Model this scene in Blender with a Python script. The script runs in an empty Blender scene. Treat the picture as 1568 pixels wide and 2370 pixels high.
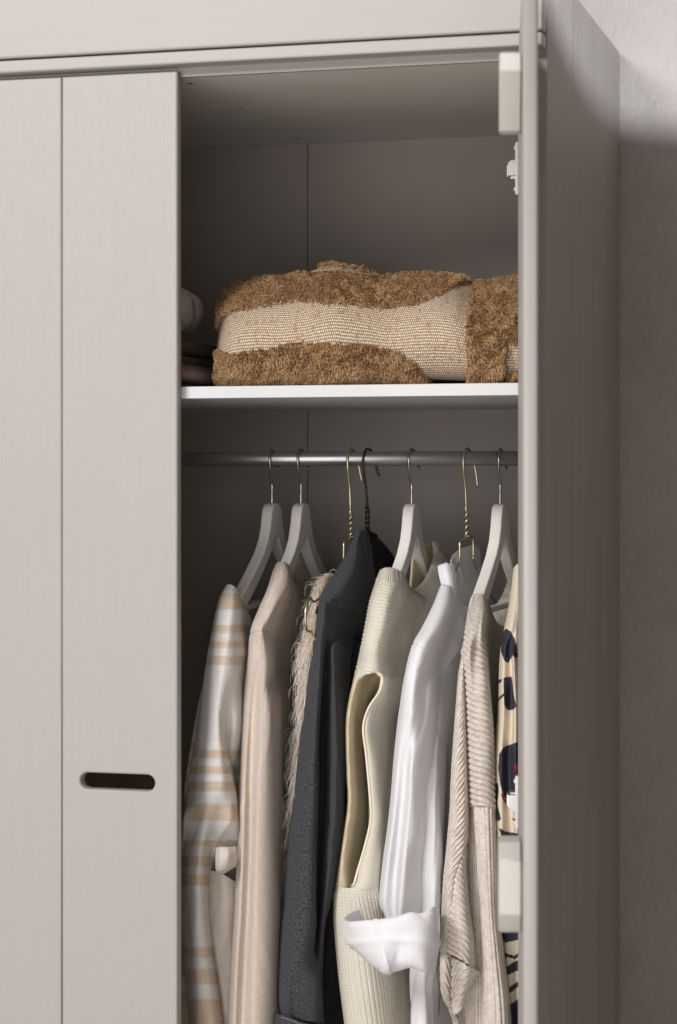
import bpy, bmesh, math, random
import numpy as np
from mathutils import Vector, Matrix
random.seed(7); np.random.seed(7)
C = bpy.data.collections.new('wardrobe_scene'); bpy.context.scene.collection.children.link(C)
scene = bpy.context.scene
R = math.radians

# ---------------------------------------------------------------- camera, world, lamps, exposure
F, CX, HY = 5166.0, 784.0, 1111.0
TH = R(15.4); ct, st = math.cos(TH), math.sin(TH)
CAM = np.array((0.4689, -2.6456, 1.5))
cd = bpy.data.cameras.new('camera'); cam = bpy.data.objects.new('camera', cd); C.objects.link(cam)
cam.location = CAM; cam.rotation_euler = (R(90), 0, TH)
cd.lens = F/2370*36; cd.sensor_width = 36; cd.shift_y = -74/2370; cd.clip_end = 60; cd.clip_start = 0.05
cd.dof.use_dof = True; cd.dof.focus_distance = 2.86; cd.dof.aperture_fstop = 4.5
scene.camera = cam
w = bpy.data.worlds.new('World'); scene.world = w; w.use_nodes = True
bg = w.node_tree.nodes['Background']; bg.inputs[0].default_value = (1.0, 0.84, 0.755, 1); bg.inputs[1].default_value = 0.20
scene.view_settings.view_transform = 'Standard'; scene.view_settings.look = 'None'
scene.view_settings.exposure = -0.08; scene.view_settings.gamma = 1
def area(name, loc, target, sx, sy, power, col, spread=180):
    l = bpy.data.lights.new(name, 'AREA'); l.shape = 'RECTANGLE'; l.size = sx; l.size_y = sy; l.energy = power; l.color = col; l.spread = R(spread)
    o = bpy.data.objects.new(name, l); C.objects.link(o); o.location = loc
    o.rotation_euler = (Vector(target)-Vector(loc)).to_track_quat('-Z', 'Y').to_euler(); return o
area('window_light', (-1.70, -3.5, 3.60), (-0.25, 0.0, 1.45), 1.25, 1.25, 176, (1.0, 0.985, 0.965))
area('low_front_fill', (-0.15, -3.8, 1.15), (-0.25, 0.0, 1.45), 3.0, 1.7, 68, (1.0, 0.985, 0.97))  # added soft fill in place of floor bounce, no window here
sp = bpy.data.lights.new('wall_wash_spot', 'SPOT'); sp.energy = 235; sp.color = (0.86, 0.92, 1.0); sp.spot_size = R(37); sp.spot_blend = 0.012; sp.shadow_soft_size = 0.03
so = bpy.data.objects.new('wall_wash_spot', sp); C.objects.link(so); so.location = (0.92, -1.2, 1.72)
# spot added to light the upper wall: its cone just clears the front of the wardrobe and its lower rim falls as a shade edge across the wall at the height of the door tops
_d = Vector((.06, .605, 2.008))-so.location; _h = math.hypot(_d.x, _d.y); _el = math.atan2(_d.z, _h)+R(18.5); _az = math.atan2(_d.x, _d.y)+R(1.5)
so.rotation_euler = Vector((math.sin(_az)*math.cos(_el), math.cos(_az)*math.cos(_el), math.sin(_el))).to_track_quat('-Z', 'Y').to_euler()

# ---------------------------------------------------------------- pixel of the photograph <-> place in the wardrobe
def U(px, py, Y):
    a = (px-CX)/F; b = -(py-HY)/F
    d = np.array((a*ct-st, a*st+ct, b))
    return CAM + (Y-CAM[1])/d[1]*d
def PJ(p):
    d = np.asarray(p)-CAM
    r = d[..., 0]*ct+d[..., 1]*st; f = -d[..., 0]*st+d[..., 1]*ct
    return CX+F*r/f, HY-F*d[..., 2]/f

# ---------------------------------------------------------------- object helpers
def tag(o, label=None, cat=None, group=None, kind=None):
    if label: o['label'] = label
    if cat: o['category'] = cat
    if group: o['group'] = group
    if kind: o['kind'] = kind
    return o
def empty(name, loc, label, cat, group=None):
    o = bpy.data.objects.new(name, None); C.objects.link(o); o.location = loc; o.empty_display_size = .05
    return tag(o, label, cat, group)
WL = {}
def wloc(o): 
    v = Vector((0, 0, 0))
    while o: v = v + o.location; o = o.parent
    return v
def link(name, me, mat, parent=None, smooth=True):
    """me is built in world coordinates; it is moved into the parent's space"""
    if parent is not None:
        me.transform(Matrix.Translation(-wloc(parent)))
    if mat: me.materials.clear(); me.materials.append(mat)
    if smooth:
        me.polygons.foreach_set('use_smooth', [True]*len(me.polygons))
    o = bpy.data.objects.new(name, me); C.objects.link(o)
    if parent is not None: o.parent = parent
    return o
def box_mesh(name, x0, x1, y0, y1, z0, z1, bev=0.0, seg=2, rot=None):
    bm = bmesh.new(); bmesh.ops.create_cube(bm, size=1)
    for v in bm.verts:
        v.co = ((x0+x1)/2+v.co.x*(x1-x0), (y0+y1)/2+v.co.y*(y1-y0), (z0+z1)/2+v.co.z*(z1-z0))
    if bev: bmesh.ops.bevel(bm, geom=bm.edges[:], offset=bev, segments=seg, profile=.6, affect='EDGES')
    if rot is not None: bmesh.ops.transform(bm, matrix=rot, verts=bm.verts)
    me = bpy.data.meshes.new(name); bm.to_mesh(me); bm.free(); return me
def box(name, dims, mat, parent=None, bev=0.0, rot=None, seg=2):
    me = box_mesh(name, *dims, bev=bev, rot=rot, seg=seg)
    o = link(name, me, mat, parent, smooth=False)
    if bev:
        me.polygons.foreach_set('use_smooth', [True]*len(me.polygons))
        for p in me.polygons: pass
        m = o.modifiers.new('wn', 'WEIGHTED_NORMAL'); m.keep_sharp = False; m.weight = 90
    return o
def curve_plate(name, outer, holes, thick, bev, mat, parent, M, res=3):
    """a flat plate with chamfered edges and real holes; outline in a local plane, M takes it to the world"""
    cu = bpy.data.curves.new(name, 'CURVE'); cu.dimensions = '2D'; cu.fill_mode = 'BOTH'
    cu.extrude = thick/2-bev; cu.bevel_depth = bev; cu.bevel_resolution = res; cu.offset = -bev
    for pts in [outer]+holes:
        s = cu.splines.new('POLY'); s.points.add(len(pts)-1); s.use_cyclic_u = True
        for i, p in enumerate(pts): s.points[i].co = (p[0], p[1], 0, 1)
    to = bpy.data.objects.new('tmp', cu); C.objects.link(to)
    dg = bpy.context.evaluated_depsgraph_get(); me = bpy.data.meshes.new_from_object(to.evaluated_get(dg))
    bpy.data.objects.remove(to); me.name = name
    me.transform(M)
    o = link(name, me, mat, parent, smooth=False)
    return o
def tube(name, pts, r, mat, parent, sub=6, seg=10, cyclic=False, smoothpts=True):
    P = np.array(pts, float)
    if smoothpts: P = cr(P, sub)
    me = tube_mesh(name, P, r, seg)
    return link(name, me, mat, parent)
def tube_mesh(name, P, r, seg=10, rr=None):
    n = len(P); V = []; Fc = []
    T = np.gradient(P, axis=0); T /= np.linalg.norm(T, axis=1)[:, None]+1e-12
    up = np.array((1, 0, 0)) if abs(T[0][0]) < .9 else np.array((0, 1, 0))
    N = np.cross(T[0], up); N /= np.linalg.norm(N)
    for i in range(n):
        N = N-T[i]*np.dot(N, T[i]); N /= np.linalg.norm(N); B = np.cross(T[i], N)
        ri = r if rr is None else rr[i]
        for k in range(seg):
            a = 2*math.pi*k/seg; V.append(P[i]+ri*(math.cos(a)*N+math.sin(a)*B))
    for i in range(n-1):
        for k in range(seg):
            a = i*seg+k; b = i*seg+(k+1) % seg
            Fc.append((a, b, b+seg, a+seg))
    Fc.append(tuple(range(seg))[::-1]); Fc.append(tuple((n-1)*seg+k for k in range(seg)))
    me = bpy.data.meshes.new(name); me.from_pydata([tuple(v) for v in V], [], Fc); return me
def cr(P, sub):
    """Catmull-Rom along axis 0"""
    P = np.asarray(P, float); n = len(P); out = []
    E = np.concatenate([2*P[:1]-P[1:2], P, 2*P[-1:]-P[-2:-1]], 0)
    for i in range(n-1):
        p0, p1, p2, p3 = E[i], E[i+1], E[i+2], E[i+3]
        for k in range(sub):
            t = k/sub
            out.append(.5*((2*p1)+(-p0+p2)*t+(2*p0-5*p1+4*p2-p3)*t*t+(-p0+3*p1-3*p2+p3)*t**3))
    out.append(P[-1]); return np.array(out)
def wrinkle(seed, n=7, fu=(20, 90), fv=(1, 9)):
    rg = np.random.RandomState(seed)
    A = [(rg.uniform(*fu), rg.uniform(-1, 1)*rg.uniform(*fv), rg.uniform(0, 6.28), rg.uniform(.4, 1)) for _ in range(n)]
    def f(u, v):
        s = 0
        for a, b, p, w_ in A: s = s+w_*np.sin(a*u+b*v+p+1.3*np.sin(v*b*.7+p*2))
        return s/n
    return f
def creases(seed, n, amp, umax, vmax, lens=(.04, .22), wid=(.0018, .006), slant=.25):
    rg = np.random.RandomState(seed); L = []
    for _ in range(n):
        L.append((rg.uniform(0, umax), rg.uniform(-.02, vmax), rg.uniform(*lens), rg.uniform(*wid), rg.normal(0, slant), rg.choice([-1, -1, 1])*rg.uniform(.35, 1), rg.uniform(-3, 3)))
    def f(u, v):
        d = np.zeros_like(u)
        for u0, v0, ln, w_, sl, a, cv in L:
            t = (v-v0)/ln; c = u0+sl*(v-v0)+cv*(v-v0)**2
            e_ = np.clip(1-(2*t-1)**2, 0, 1)
            x = (u-c)/(w_*(1+.8*t))
            d += a*amp*e_*np.exp(-np.abs(x)**1.35)*(w_/.004)**.5
        return d
    return f
def sheet(name, rows, mat, parent, su=6, sv=8, back=None, thick=0.0014, folds=None, disp=None, mask=None, cre=None):
    """cloth surface through rows of (photo x, photo y, depth Y); back=closing depth makes it a tube"""
    G = np.array([[list(U(p[0], p[1], p[2]))+[p[1]] for p in r] for r in rows])      # R,Cn,4
    if back:
        bk = G[:, 1:-1][:, ::-1].copy(); n = bk.shape[1]
        prof = np.sin(np.linspace(.25, math.pi-.25, n)) if n > 1 else np.array([1.0])
        bk[:, :, 1] = bk[:, :, 1] + back*prof[None, :]
        bk[:, :, 0] = bk[:, :, 0] - back*.25*prof[None, :]
        G = np.concatenate([G, bk, G[:, :1]], 1)
    nf = len(rows[0])
    A = cr(G, sv)
    if back:
        Bx = np.swapaxes(A, 0, 1); Bx = np.concatenate([Bx[-2:-1], Bx, Bx[1:2]], 0)
        A = cr(Bx, su)[su:-su]; A = np.swapaxes(A, 0, 1)
    else:
        A = np.swapaxes(cr(np.swapaxes(A, 0, 1), su), 0, 1)
    W = A[..., :3]; yD = A[..., 3]
    nv, nu = W.shape[:2]
    dv = np.linalg.norm(np.diff(W, axis=0), axis=2).mean(1); du = np.linalg.norm(np.diff(W, axis=1), axis=2).mean(0)
    v = np.concatenate([[0], np.cumsum(dv)]); u = np.concatenate([[0], np.cumsum(du)])
    uu, vv = np.meshgrid(u, v)
    gu = np.gradient(W, axis=1); gv = np.gradient(W, axis=0); N = np.cross(gu, gv); N /= np.linalg.norm(N, axis=2)[..., None]+1e-12
    # outward: towards the camera on average
    if (N[:, :max(2, nf*su//2)]*(CAM-W[:, :max(2, nf*su//2)])).sum() < 0: N = -N
    px, py = PJ(W)
    d = np.zeros_like(uu)
    if folds: d = d+folds[0]*wrinkle(folds[1], 7, *(folds[2:] if len(folds) > 2 else ()))(uu, vv)
    if cre: d = d+creases(cre[0], cre[1], cre[2], u[-1], v[-1], *cre[3:])(uu, vv)
    if disp is not None: d = d+disp(uu, vv, px, py, yD)
    if back: d[:, -1] = d[:, 0]
    W = W+N*d[..., None]
    me = bpy.data.meshes.new(name)
    idx = np.arange(nv*nu).reshape(nv, nu)
    q = np.stack([idx[:-1, :-1], idx[1:, :-1], idx[1:, 1:], idx[:-1, 1:]], -1).reshape(-1, 4)
    if (np.cross(W[1, 0]-W[0, 0], W[0, 1]-W[0, 0])*N[0, 0]).sum() < 0: q = q[:, ::-1]
    me.from_pydata(W.reshape(-1, 3).tolist(), [], q.tolist())
    uvl = me.uv_layers.new(name='UVMap'); UV = np.stack([uu, -vv], -1).reshape(-1, 2)
    li = np.empty(len(me.loops), int); me.loops.foreach_get('vertex_index', li)
    uvl.data.foreach_set('uv', UV[li].ravel())
    if mask is not None:
        m = mask(px, py, yD, uu, vv).ravel().astype(float)
        at = me.attributes.new('tone', 'FLOAT', 'POINT'); at.data.foreach_set('value', m)
    o = link(name, me, mat, parent)
    if thick:
        s = o.modifiers.new('solid', 'SOLIDIFY'); s.thickness = thick; s.offset = -1
    o['_g'] = 0; del o['_g']
    return o, W, N, px, py
def inpoly(px, py, poly):
    r = np.zeros(px.shape, bool); n = len(poly); j = n-1
    for i in range(n):
        xi, yi = poly[i]; xj, yj = poly[j]
        c = ((yi > py) != (yj > py)) & (px < (xj-xi)*(py-yi)/((yj-yi) or 1e-9)+xi)
        r ^= c; j = i
    return r

# ---------------------------------------------------------------- materials
def mat(name, col, rough=.6, metal=0.0):
    m = bpy.data.materials.new(name); m.use_nodes = True
    b = m.node_tree.nodes['Principled BSDF']; b.inputs['Base Color'].default_value = (*col, 1); b.inputs['Roughness'].default_value = rough; b.inputs['Metallic'].default_value = metal
    return m
class N_:
    def __init__(s, m): s.m = m; s.t = m.node_tree; s.b = s.t.nodes['Principled BSDF']
    def n(s, typ, **kw):
        x = s.t.nodes.new(typ)
        for k, v_ in kw.items():
            if k.startswith('i_'): x.inputs[k[2:].replace('_', ' ')].default_value = v_
            else: setattr(x, k, v_)
        return x
    def l(s, a, b): s.t.links.new(a, b)
    def coords(s, which='Object', scale=(1, 1, 1), rot=(0, 0, 0)):
        tc = s.n('ShaderNodeTexCoord'); mp = s.n('ShaderNodeMapping'); mp.inputs['Scale'].default_value = scale; mp.inputs['Rotation'].default_value = rot
        s.l(tc.outputs[which], mp.inputs[0]); return mp.outputs[0]
    def noise(s, vec, scale, detail=3, rough=.5, dist=0):
        x = s.n('ShaderNodeTexNoise'); x.inputs['Scale'].default_value = scale; x.inputs['Detail'].default_value = detail; x.inputs['Roughness'].default_value = rough; x.inputs['Distortion'].default_value = dist
        s.l(vec, x.inputs['Vector']); return x.outputs['Fac']
    def ramp(s, fac, stops):
        r = s.n('ShaderNodeValToRGB'); e = r.color_ramp.elements
        while len(e) < len(stops): e.new(.5)
        for q, (p, c) in zip(e, stops): q.position = p; q.color = (*c, 1) if len(c) == 3 else c
        s.l(fac, r.inputs[0]); return r.outputs[0]
    def math(s, op, a, b=None):
        x = s.n('ShaderNodeMath', operation=op)
        for i, v_ in enumerate((a, b)):
            if v_ is None: continue
            if isinstance(v_, (int, float)): x.inputs[i].default_value = v_
            else: s.l(v_, x.inputs[i])
        return x.outputs[0]
    def mix(s, f, a, b, blend='MIX'):
        x = s.n('ShaderNodeMix', data_type='RGBA', blend_type=blend)
        for sock, v_ in ((x.inputs['Factor'], f), (x.inputs['A'], a), (x.inputs['B'], b)):
            if isinstance(v_, (int, float)): sock.default_value = v_
            elif isinstance(v_, tuple): sock.default_value = (*v_, 1)
            else: s.l(v_, sock)
        return x.outputs['Result']
    def bump(s, h, strength, dist, prev=None):
        x = s.n('ShaderNodeBump'); x.inputs['Strength'].default_value = strength; x.inputs['Distance'].default_value = dist
        s.l(h, x.inputs['Height'])
        if prev is not None: s.l(prev, x.inputs['Normal'])
        return x.outputs[0]
    def attr(s, name):
        x = s.n('ShaderNodeAttribute', attribute_name=name); return x.outputs['Fac']
    def sepuv(s):
        tc = s.n('ShaderNodeTexCoord'); sx = s.n('ShaderNodeSeparateXYZ'); s.l(tc.outputs['UV'], sx.inputs[0]); return sx.outputs[0], sx.outputs[1]
    def done(s, col=None, nrm=None, rough=None):
        if col is not None: s.l(col, s.b.inputs['Base Color'])
        if nrm is not None: s.l(nrm, s.b.inputs['Normal'])
        if rough is not None: s.l(rough, s.b.inputs['Roughness'])
        return s.m

def painted_wood(name, c1, c2, axis='z', bump=.62, rough=.5, streak=0.0):
    n = N_(mat(name, c1, rough))
    sc = {'z': (1, 1, .018), 'x': (.018, 1, 1)}[axis]
    inf = n.n('ShaderNodeObjectInfo')
    tc = n.n('ShaderNodeTexCoord'); add = n.n('ShaderNodeVectorMath', operation='MULTIPLY_ADD'); cmb = n.n('ShaderNodeCombineXYZ')
    n.l(inf.outputs['Random'], cmb.inputs[0]); n.l(inf.outputs['Random'], cmb.inputs[1]); n.l(inf.outputs['Random'], cmb.inputs[2])
    add.inputs[1].default_value = (7, 7, 7); n.l(cmb.outputs[0], add.inputs[0]); n.l(tc.outputs['Object'], add.inputs[2])
    mp = n.n('ShaderNodeMapping'); mp.inputs['Scale'].default_value = sc; n.l(add.outputs[0], mp.inputs[0]); v = mp.outputs[0]
    fine = n.noise(v, 620, 3, .6)
    med = n.noise(v, 130, 3, .55, .4)
    # growth rings
    mp2 = n.n('ShaderNodeMapping'); mp2.inputs['Scale'].default_value = {'z': (1, 1, .16), 'x': (.16, 1, 1)}[axis]; n.l(add.outputs[0], mp2.inputs[0])
    wv = n.n('ShaderNodeTexWave'); wv.wave_type = 'BANDS'; wv.bands_direction = 'X' if axis == 'z' else 'Z'; wv.inputs['Scale'].default_value = 58; wv.inputs['Distortion'].default_value = 5.5; wv.inputs['Detail'].default_value = 2; wv.inputs['Detail Scale'].default_value = .22
    n.l(mp2.outputs[0], wv.inputs['Vector'])
    big = n.noise(mp2.outputs[0], 9, 2)
    h = n.math('ADD', n.math('MULTIPLY', fine, .7), n.math('ADD', n.math('MULTIPLY', med, .5), n.math('MULTIPLY', n.math('MULTIPLY', wv.outputs['Fac'], big), .16)))
    t = n.ramp(n.math('ADD', n.math('MULTIPLY', med, .6), n.math('MULTIPLY', n.noise(tc.outputs['Object'], 6, 3), .4)), [(.36, c1), (.66, c2)])
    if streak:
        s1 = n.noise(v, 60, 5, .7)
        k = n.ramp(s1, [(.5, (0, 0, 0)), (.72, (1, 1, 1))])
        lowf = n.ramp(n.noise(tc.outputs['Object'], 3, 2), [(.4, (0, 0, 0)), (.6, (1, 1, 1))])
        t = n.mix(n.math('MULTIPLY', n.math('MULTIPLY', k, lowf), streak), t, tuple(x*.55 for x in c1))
    return n.done(t, n.bump(h, bump, .0012))
M = {}
M['paint'] = painted_wood('painted_pine', (.366, .353, .331), (.374, .361, .339))
M['paint_h'] = painted_wood('painted_pine_across', (.355, .342, .323), (.362, .350, .331), 'x', .10)
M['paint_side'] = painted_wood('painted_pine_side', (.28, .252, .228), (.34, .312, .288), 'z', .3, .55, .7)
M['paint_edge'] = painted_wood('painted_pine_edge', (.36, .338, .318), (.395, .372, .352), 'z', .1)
def smoothpaint(name, col, rough=.55):
    n = N_(mat(name, col, rough)); v = n.coords('Object')
    t = n.ramp(n.noise(v, 5, 4), [(.35, tuple(c*.96 for c in col)), (.65, tuple(min(1, c*1.04) for c in col))])
    return n.done(t, n.bump(n.noise(v, 900, 2), .08, .0005))
M['inner'] = smoothpaint('grey_melamine_inside', (.61, .565, .52))
M['ceilin'] = smoothpaint('grey_melamine_top', (.73, .70, .665))
M['shelf'] = smoothpaint('white_melamine_shelf', (.53, .537, .555), .4)
M['block'] = smoothpaint('cream_paint_block', (.52, .50, .465), .5)
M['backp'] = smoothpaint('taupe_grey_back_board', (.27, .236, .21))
M['hanger'] = smoothpaint('off_white_lacquer', (.76, .735, .69), .34)
M['steel'] = mat('polished_steel', (.42, .40, .39), .22, 1)
M['hinge'] = mat('nickel_hinge', (.62, .60, .60), .3, 1.0)
M['gold'] = mat('brushed_brass_wire', (.52, .47, .33), .3, .9)
M['black'] = mat('black_wire', (.015, .015, .016), .38, .2)
def railmat():
    n = N_(mat('brushed_aluminium_rail', (.42, .42, .43), .34, .85)); v = n.coords('Object', (.02, 1, 1))
    return n.done(None, n.bump(n.noise(v, 900, 2), .25, .0004))
M['rail'] = railmat()
def plaster():
    n = N_(mat('rough_white_plaster', (.6, .59, .58), .9)); v = n.coords('Object')
    a = n.noise(v, 16, 5, .6); vs = n.coords('Object', (1, 1, .45)); b = n.noise(vs, 130, 4, .6, .8)
    vo = n.n('ShaderNodeTexVoronoi'); vo.inputs['Scale'].default_value = 26; n.l(v, vo.inputs['Vector'])
    pit = n.ramp(vo.outputs['Distance'], [(.0, (0, 0, 0)), (.09, (1, 1, 1))])
    pm = n.ramp(n.noise(v, 19, 2), [(.56, (1, 1, 1)), (.62, (0, 0, 0))])
    pit2 = n.math('MAXIMUM', pit, pm)
    col = n.ramp(n.noise(v, 4.5, 5, .6), [(.3, (.28, .248, .228)), (.7, (.345, .312, .292))])
    col = n.mix(pit2, (.3, .25, .22), col)
    nr = n.bump(a, .7, .012); nr = n.bump(b, .55, .004, nr); nr = n.bump(pit2, .5, .003, nr)
    return n.done(col, nr)
M['plaster'] = plaster()
def floormat():
    n = N_(mat('pale_floor', (.6, .57, .54), .5)); v = n.coords('Object', (.1, 1, 1))
    return n.done(n.ramp(n.noise(v, 30, 4), [(.3, (.58, .54, .50)), (.7, (.66, .62, .58))]))
M['floor'] = floormat()
def fabric(name, c1, c2, fscale=1400, bump=.35, rough=.9, mott=60, sheen=.3, stretch=(1, 1, 1), warp=None, trans=0.0, subs=0):
    n = N_(mat(name, c1, rough)); uv = n.coords('UV', stretch)
    m1 = n.noise(uv, mott, 4, .65); f = n.noise(uv, fscale, 2, .6)
    t = n.ramp(n.math('ADD', n.math('MULTIPLY', m1, .5), n.math('MULTIPLY', f, .5)), [(.40, c1), (.60, c2)])
    n.b.inputs['Sheen Weight'].default_value = sheen*.4; n.b.inputs['Sheen Roughness'].default_value = .6
    n.b.inputs['Specular IOR Level'].default_value = .04
    h = f
    if warp:
        a, b = n.sepuv(); p = warp
        wa = n.math('SINE', n.math('MULTIPLY', a, 6.283/p[0])); wb = n.math('SINE', n.math('MULTIPLY', b, 6.283/p[1]))
        h = n.math('ADD', n.math('MULTIPLY', n.math('MULTIPLY', wa, wb), .5), f)
    nr = n.bump(h, bump, .0012)
    n.done(t, nr)
    if trans: translucent(n, t, trans)
    return n.m
def translucent(n, col, f):
    out = n.t.nodes['Material Output']; tr = n.n('ShaderNodeBsdfTranslucent'); mx = n.n('ShaderNodeMixShader'); mx.inputs[0].default_value = f
    n.l(col, tr.inputs[0]); n.l(n.b.outputs[0], mx.inputs[1]); n.l(tr.outputs[0], mx.inputs[2]); n.l(mx.outputs[0], out.inputs[0])
M['linen'] = None
def linen():
    n = N_(mat('striped_linen', (.7, .7, .7), .9)); uv = n.coords('UV')
    t = n.attr('tone')
    fu = n.noise(n.coords('UV', (1, .03, 1)), 700, 2, .6); fv = n.noise(n.coords('UV', (.045, 1, 1)), 520, 3, .6)
    white = n.ramp(fv, [(.30, (.74, .715, .69)), (.58, (.80, .785, .77)), (.74, (.90, .91, .93))])
    tan = n.ramp(n.math('ADD', n.math('MULTIPLY', fu, .5), n.math('MULTIPLY', fv, .5)), [(.36, (.60, .485, .375)), (.66, (.76, .65, .54))])
    col = n.mix(t, white, tan)
    n.b.inputs['Specular IOR Level'].default_value = .04
    n.done(col, n.bump(n.math('ADD', fu, fv), .35, .0009)); translucent(n, col, .3); return n.m
M['linen'] = linen()
M['rose'] = fabric('rose_beige_fine_knit', (.65, .545, .465), (.75, .65, .57), 560, .8, .95, 120, .4, (1, .8, 1), (.0021, .0026))
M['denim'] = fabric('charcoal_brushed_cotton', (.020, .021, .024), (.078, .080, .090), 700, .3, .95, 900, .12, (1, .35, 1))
M['denim_shaded'] = fabric('charcoal_cotton_shaded', (.010, .010, .012), (.026, .026, .029), 1500, .3, .95, 240, .05, (1, .2, 1))  # same cotton, shade of the hollow and far parts put into its colour
M['cream'] = fabric('cream_wool_knit', (.92, .855, .725), (.97, .92, .82), 900, .9, .95, 30, .4, (1, 1, 1), (.0034, .0042), trans=.28)
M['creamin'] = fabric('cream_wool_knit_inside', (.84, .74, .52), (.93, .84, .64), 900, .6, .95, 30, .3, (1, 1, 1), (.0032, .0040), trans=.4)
M['white'] = fabric('white_cotton', (.90, .90, .925), (.94, .94, .96), 1800, .12, .85, 12, .15, trans=.36)
M['oat'] = fabric('oatmeal_rib_knit', (.64, .55, .475), (.88, .81, .74), 520, .9, .95, 75, .45, (1, 1, 1), (.0026, .0030))
M['brownc'] = fabric('brown_folded_wool', (.17, .11, .082), (.24, .165, .13), 900, .4, .95, 60, .2)
M['brownd'] = fabric('dark_brown_folded_wool', (.10, .066, .056), (.16, .112, .096), 900, .4, .95, 60, .2)
M['greyknit'] = fabric('pale_chunky_knit', (.44, .39, .35), (.60, .54, .49), 420, .9, .95, 160, .3, (1, 1, 1), (.006, .008))
def printed():
    n = N_(mat('printed_viscose', (.6, .5, .4), .75)); t = n.attr('tone'); uv = n.coords('UV')
    f = n.noise(uv, 900, 2)
    base = n.ramp(f, [(.3, (.60, .52, .405)), (.7, (.70, .615, .50))]); navy = n.ramp(f, [(.3, (.018, .016, .028)), (.7, (.035, .032, .052))])
    s = n.ramp(t, [(.45, (0, 0, 0)), (.55, (1, 1, 1))]); col = n.mix(s, base, navy)
    r = n.ramp(t, [(1.0, (0, 0, 0)), (1.0, (0, 0, 0))])
    x = n.math('GREATER_THAN', t, 1.5); col = n.mix(x, col, (.42, .015, .018))
    return n.done(col, n.bump(f, .15, .0006))
M['print'] = printed()
def weave():
    n = N_(mat('tan_white_woven_ground', (.6, .5, .4), .95)); a, b = n.sepuv(); uv = n.coords('UV')
    w1 = n.noise(uv, 25, 2)
    bb = n.math('ADD', b, n.math('MULTIPLY', w1, .0022))
    row = n.math('SINE', n.math('MULTIPLY', bb, 6.283/.0037))
    aa = n.math('ADD', a, n.math('MULTIPLY', bb, .35))
    dash = n.math('SINE', n.math('MULTIPLY', aa, 6.283/.0027))
    m = n.math('ADD', n.math('MULTIPLY', row, .50), n.math('MULTIPLY', dash, .55))
    m = n.math('ADD', m, n.math('MULTIPLY', n.math('SUBTRACT', n.noise(uv, 520, 3), .5), 3.2))
    fl = n.ramp(n.noise(n.coords('UV', (1, .6, 1)), 130, 2, .6), [(.57, (0, 0, 0)), (.66, (1, 1, 1))])
    f = n.ramp(n.math('ADD', n.math('MULTIPLY', m, .36), .5), [(.36, (.25, .16, .085)), (.60, (.47, .37, .27)), (.88, (.84, .80, .735))])
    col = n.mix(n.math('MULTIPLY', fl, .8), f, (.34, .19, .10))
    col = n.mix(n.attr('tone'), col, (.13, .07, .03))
    n.b.inputs['Specular IOR Level'].default_value = .1
    return n.done(col, n.bump(m, .5, .0012))
M['weave'] = weave()
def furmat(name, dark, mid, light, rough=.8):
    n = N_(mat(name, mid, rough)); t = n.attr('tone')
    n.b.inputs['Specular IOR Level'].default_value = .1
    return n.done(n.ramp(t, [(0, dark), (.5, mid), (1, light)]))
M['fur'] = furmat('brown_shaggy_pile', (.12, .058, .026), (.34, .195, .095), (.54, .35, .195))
M['furbase'] = mat('pile_backing', (.12, .065, .03), .95)
M['feather'] = furmat('cream_long_fur', (.50, .40, .31), (.74, .66, .58), (.92, .88, .84), .5)
M['furvest'] = fabric('cream_fur_backing', (.36, .27, .19), (.50, .40, .30), 500, .6, .95, 90, .3)

# ---------------------------------------------------------------- the setting
wall = box('wall', (-3.2, 3.2, .606, .72, 0, 3.0), M['plaster']); tag(wall, 'rough white plaster wall behind the wardrobe', None, None, 'structure')
fl = box('floor', (-3.2, 3.2, -5.5, .72, -.05, 0), M['floor']); tag(fl, 'pale floor under the wardrobe', None, None, 'structure')

# ---------------------------------------------------------------- wardrobe
wd = empty('wardrobe', (-.70, .3, 0), 'white painted pine wardrobe with slotted plank doors and its right door standing open', 'wardrobe')
XL = -1.405
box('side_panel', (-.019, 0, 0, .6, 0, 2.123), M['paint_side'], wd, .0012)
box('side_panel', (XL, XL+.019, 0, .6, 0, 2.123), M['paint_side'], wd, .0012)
box('divider', (-.95, -.931, .002, .584, .08, 2.0065), M['inner'], wd)
box('top_panel', (XL+.0195, -.0195, .004, .59, 2.0075, 2.022), M['ceilin'], wd)
box('roof_panel', (XL+.0195, -.0195, -.008, .6, 2.105, 2.122), M['paint_h'], wd)
box('bottom_panel', (XL+.0195, -.0195, .002, .584, .08, .098), M['inner'], wd)
box('plinth', (XL+.02, -.02, .02, .04, 0, .079), M['paint_h'], wd)
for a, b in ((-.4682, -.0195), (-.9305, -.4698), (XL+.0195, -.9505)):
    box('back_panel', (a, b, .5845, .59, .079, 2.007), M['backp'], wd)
box('back_strip', (-.50, -.44, .5905, .5965, .079, 2.0), M['inner'], wd)
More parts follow.
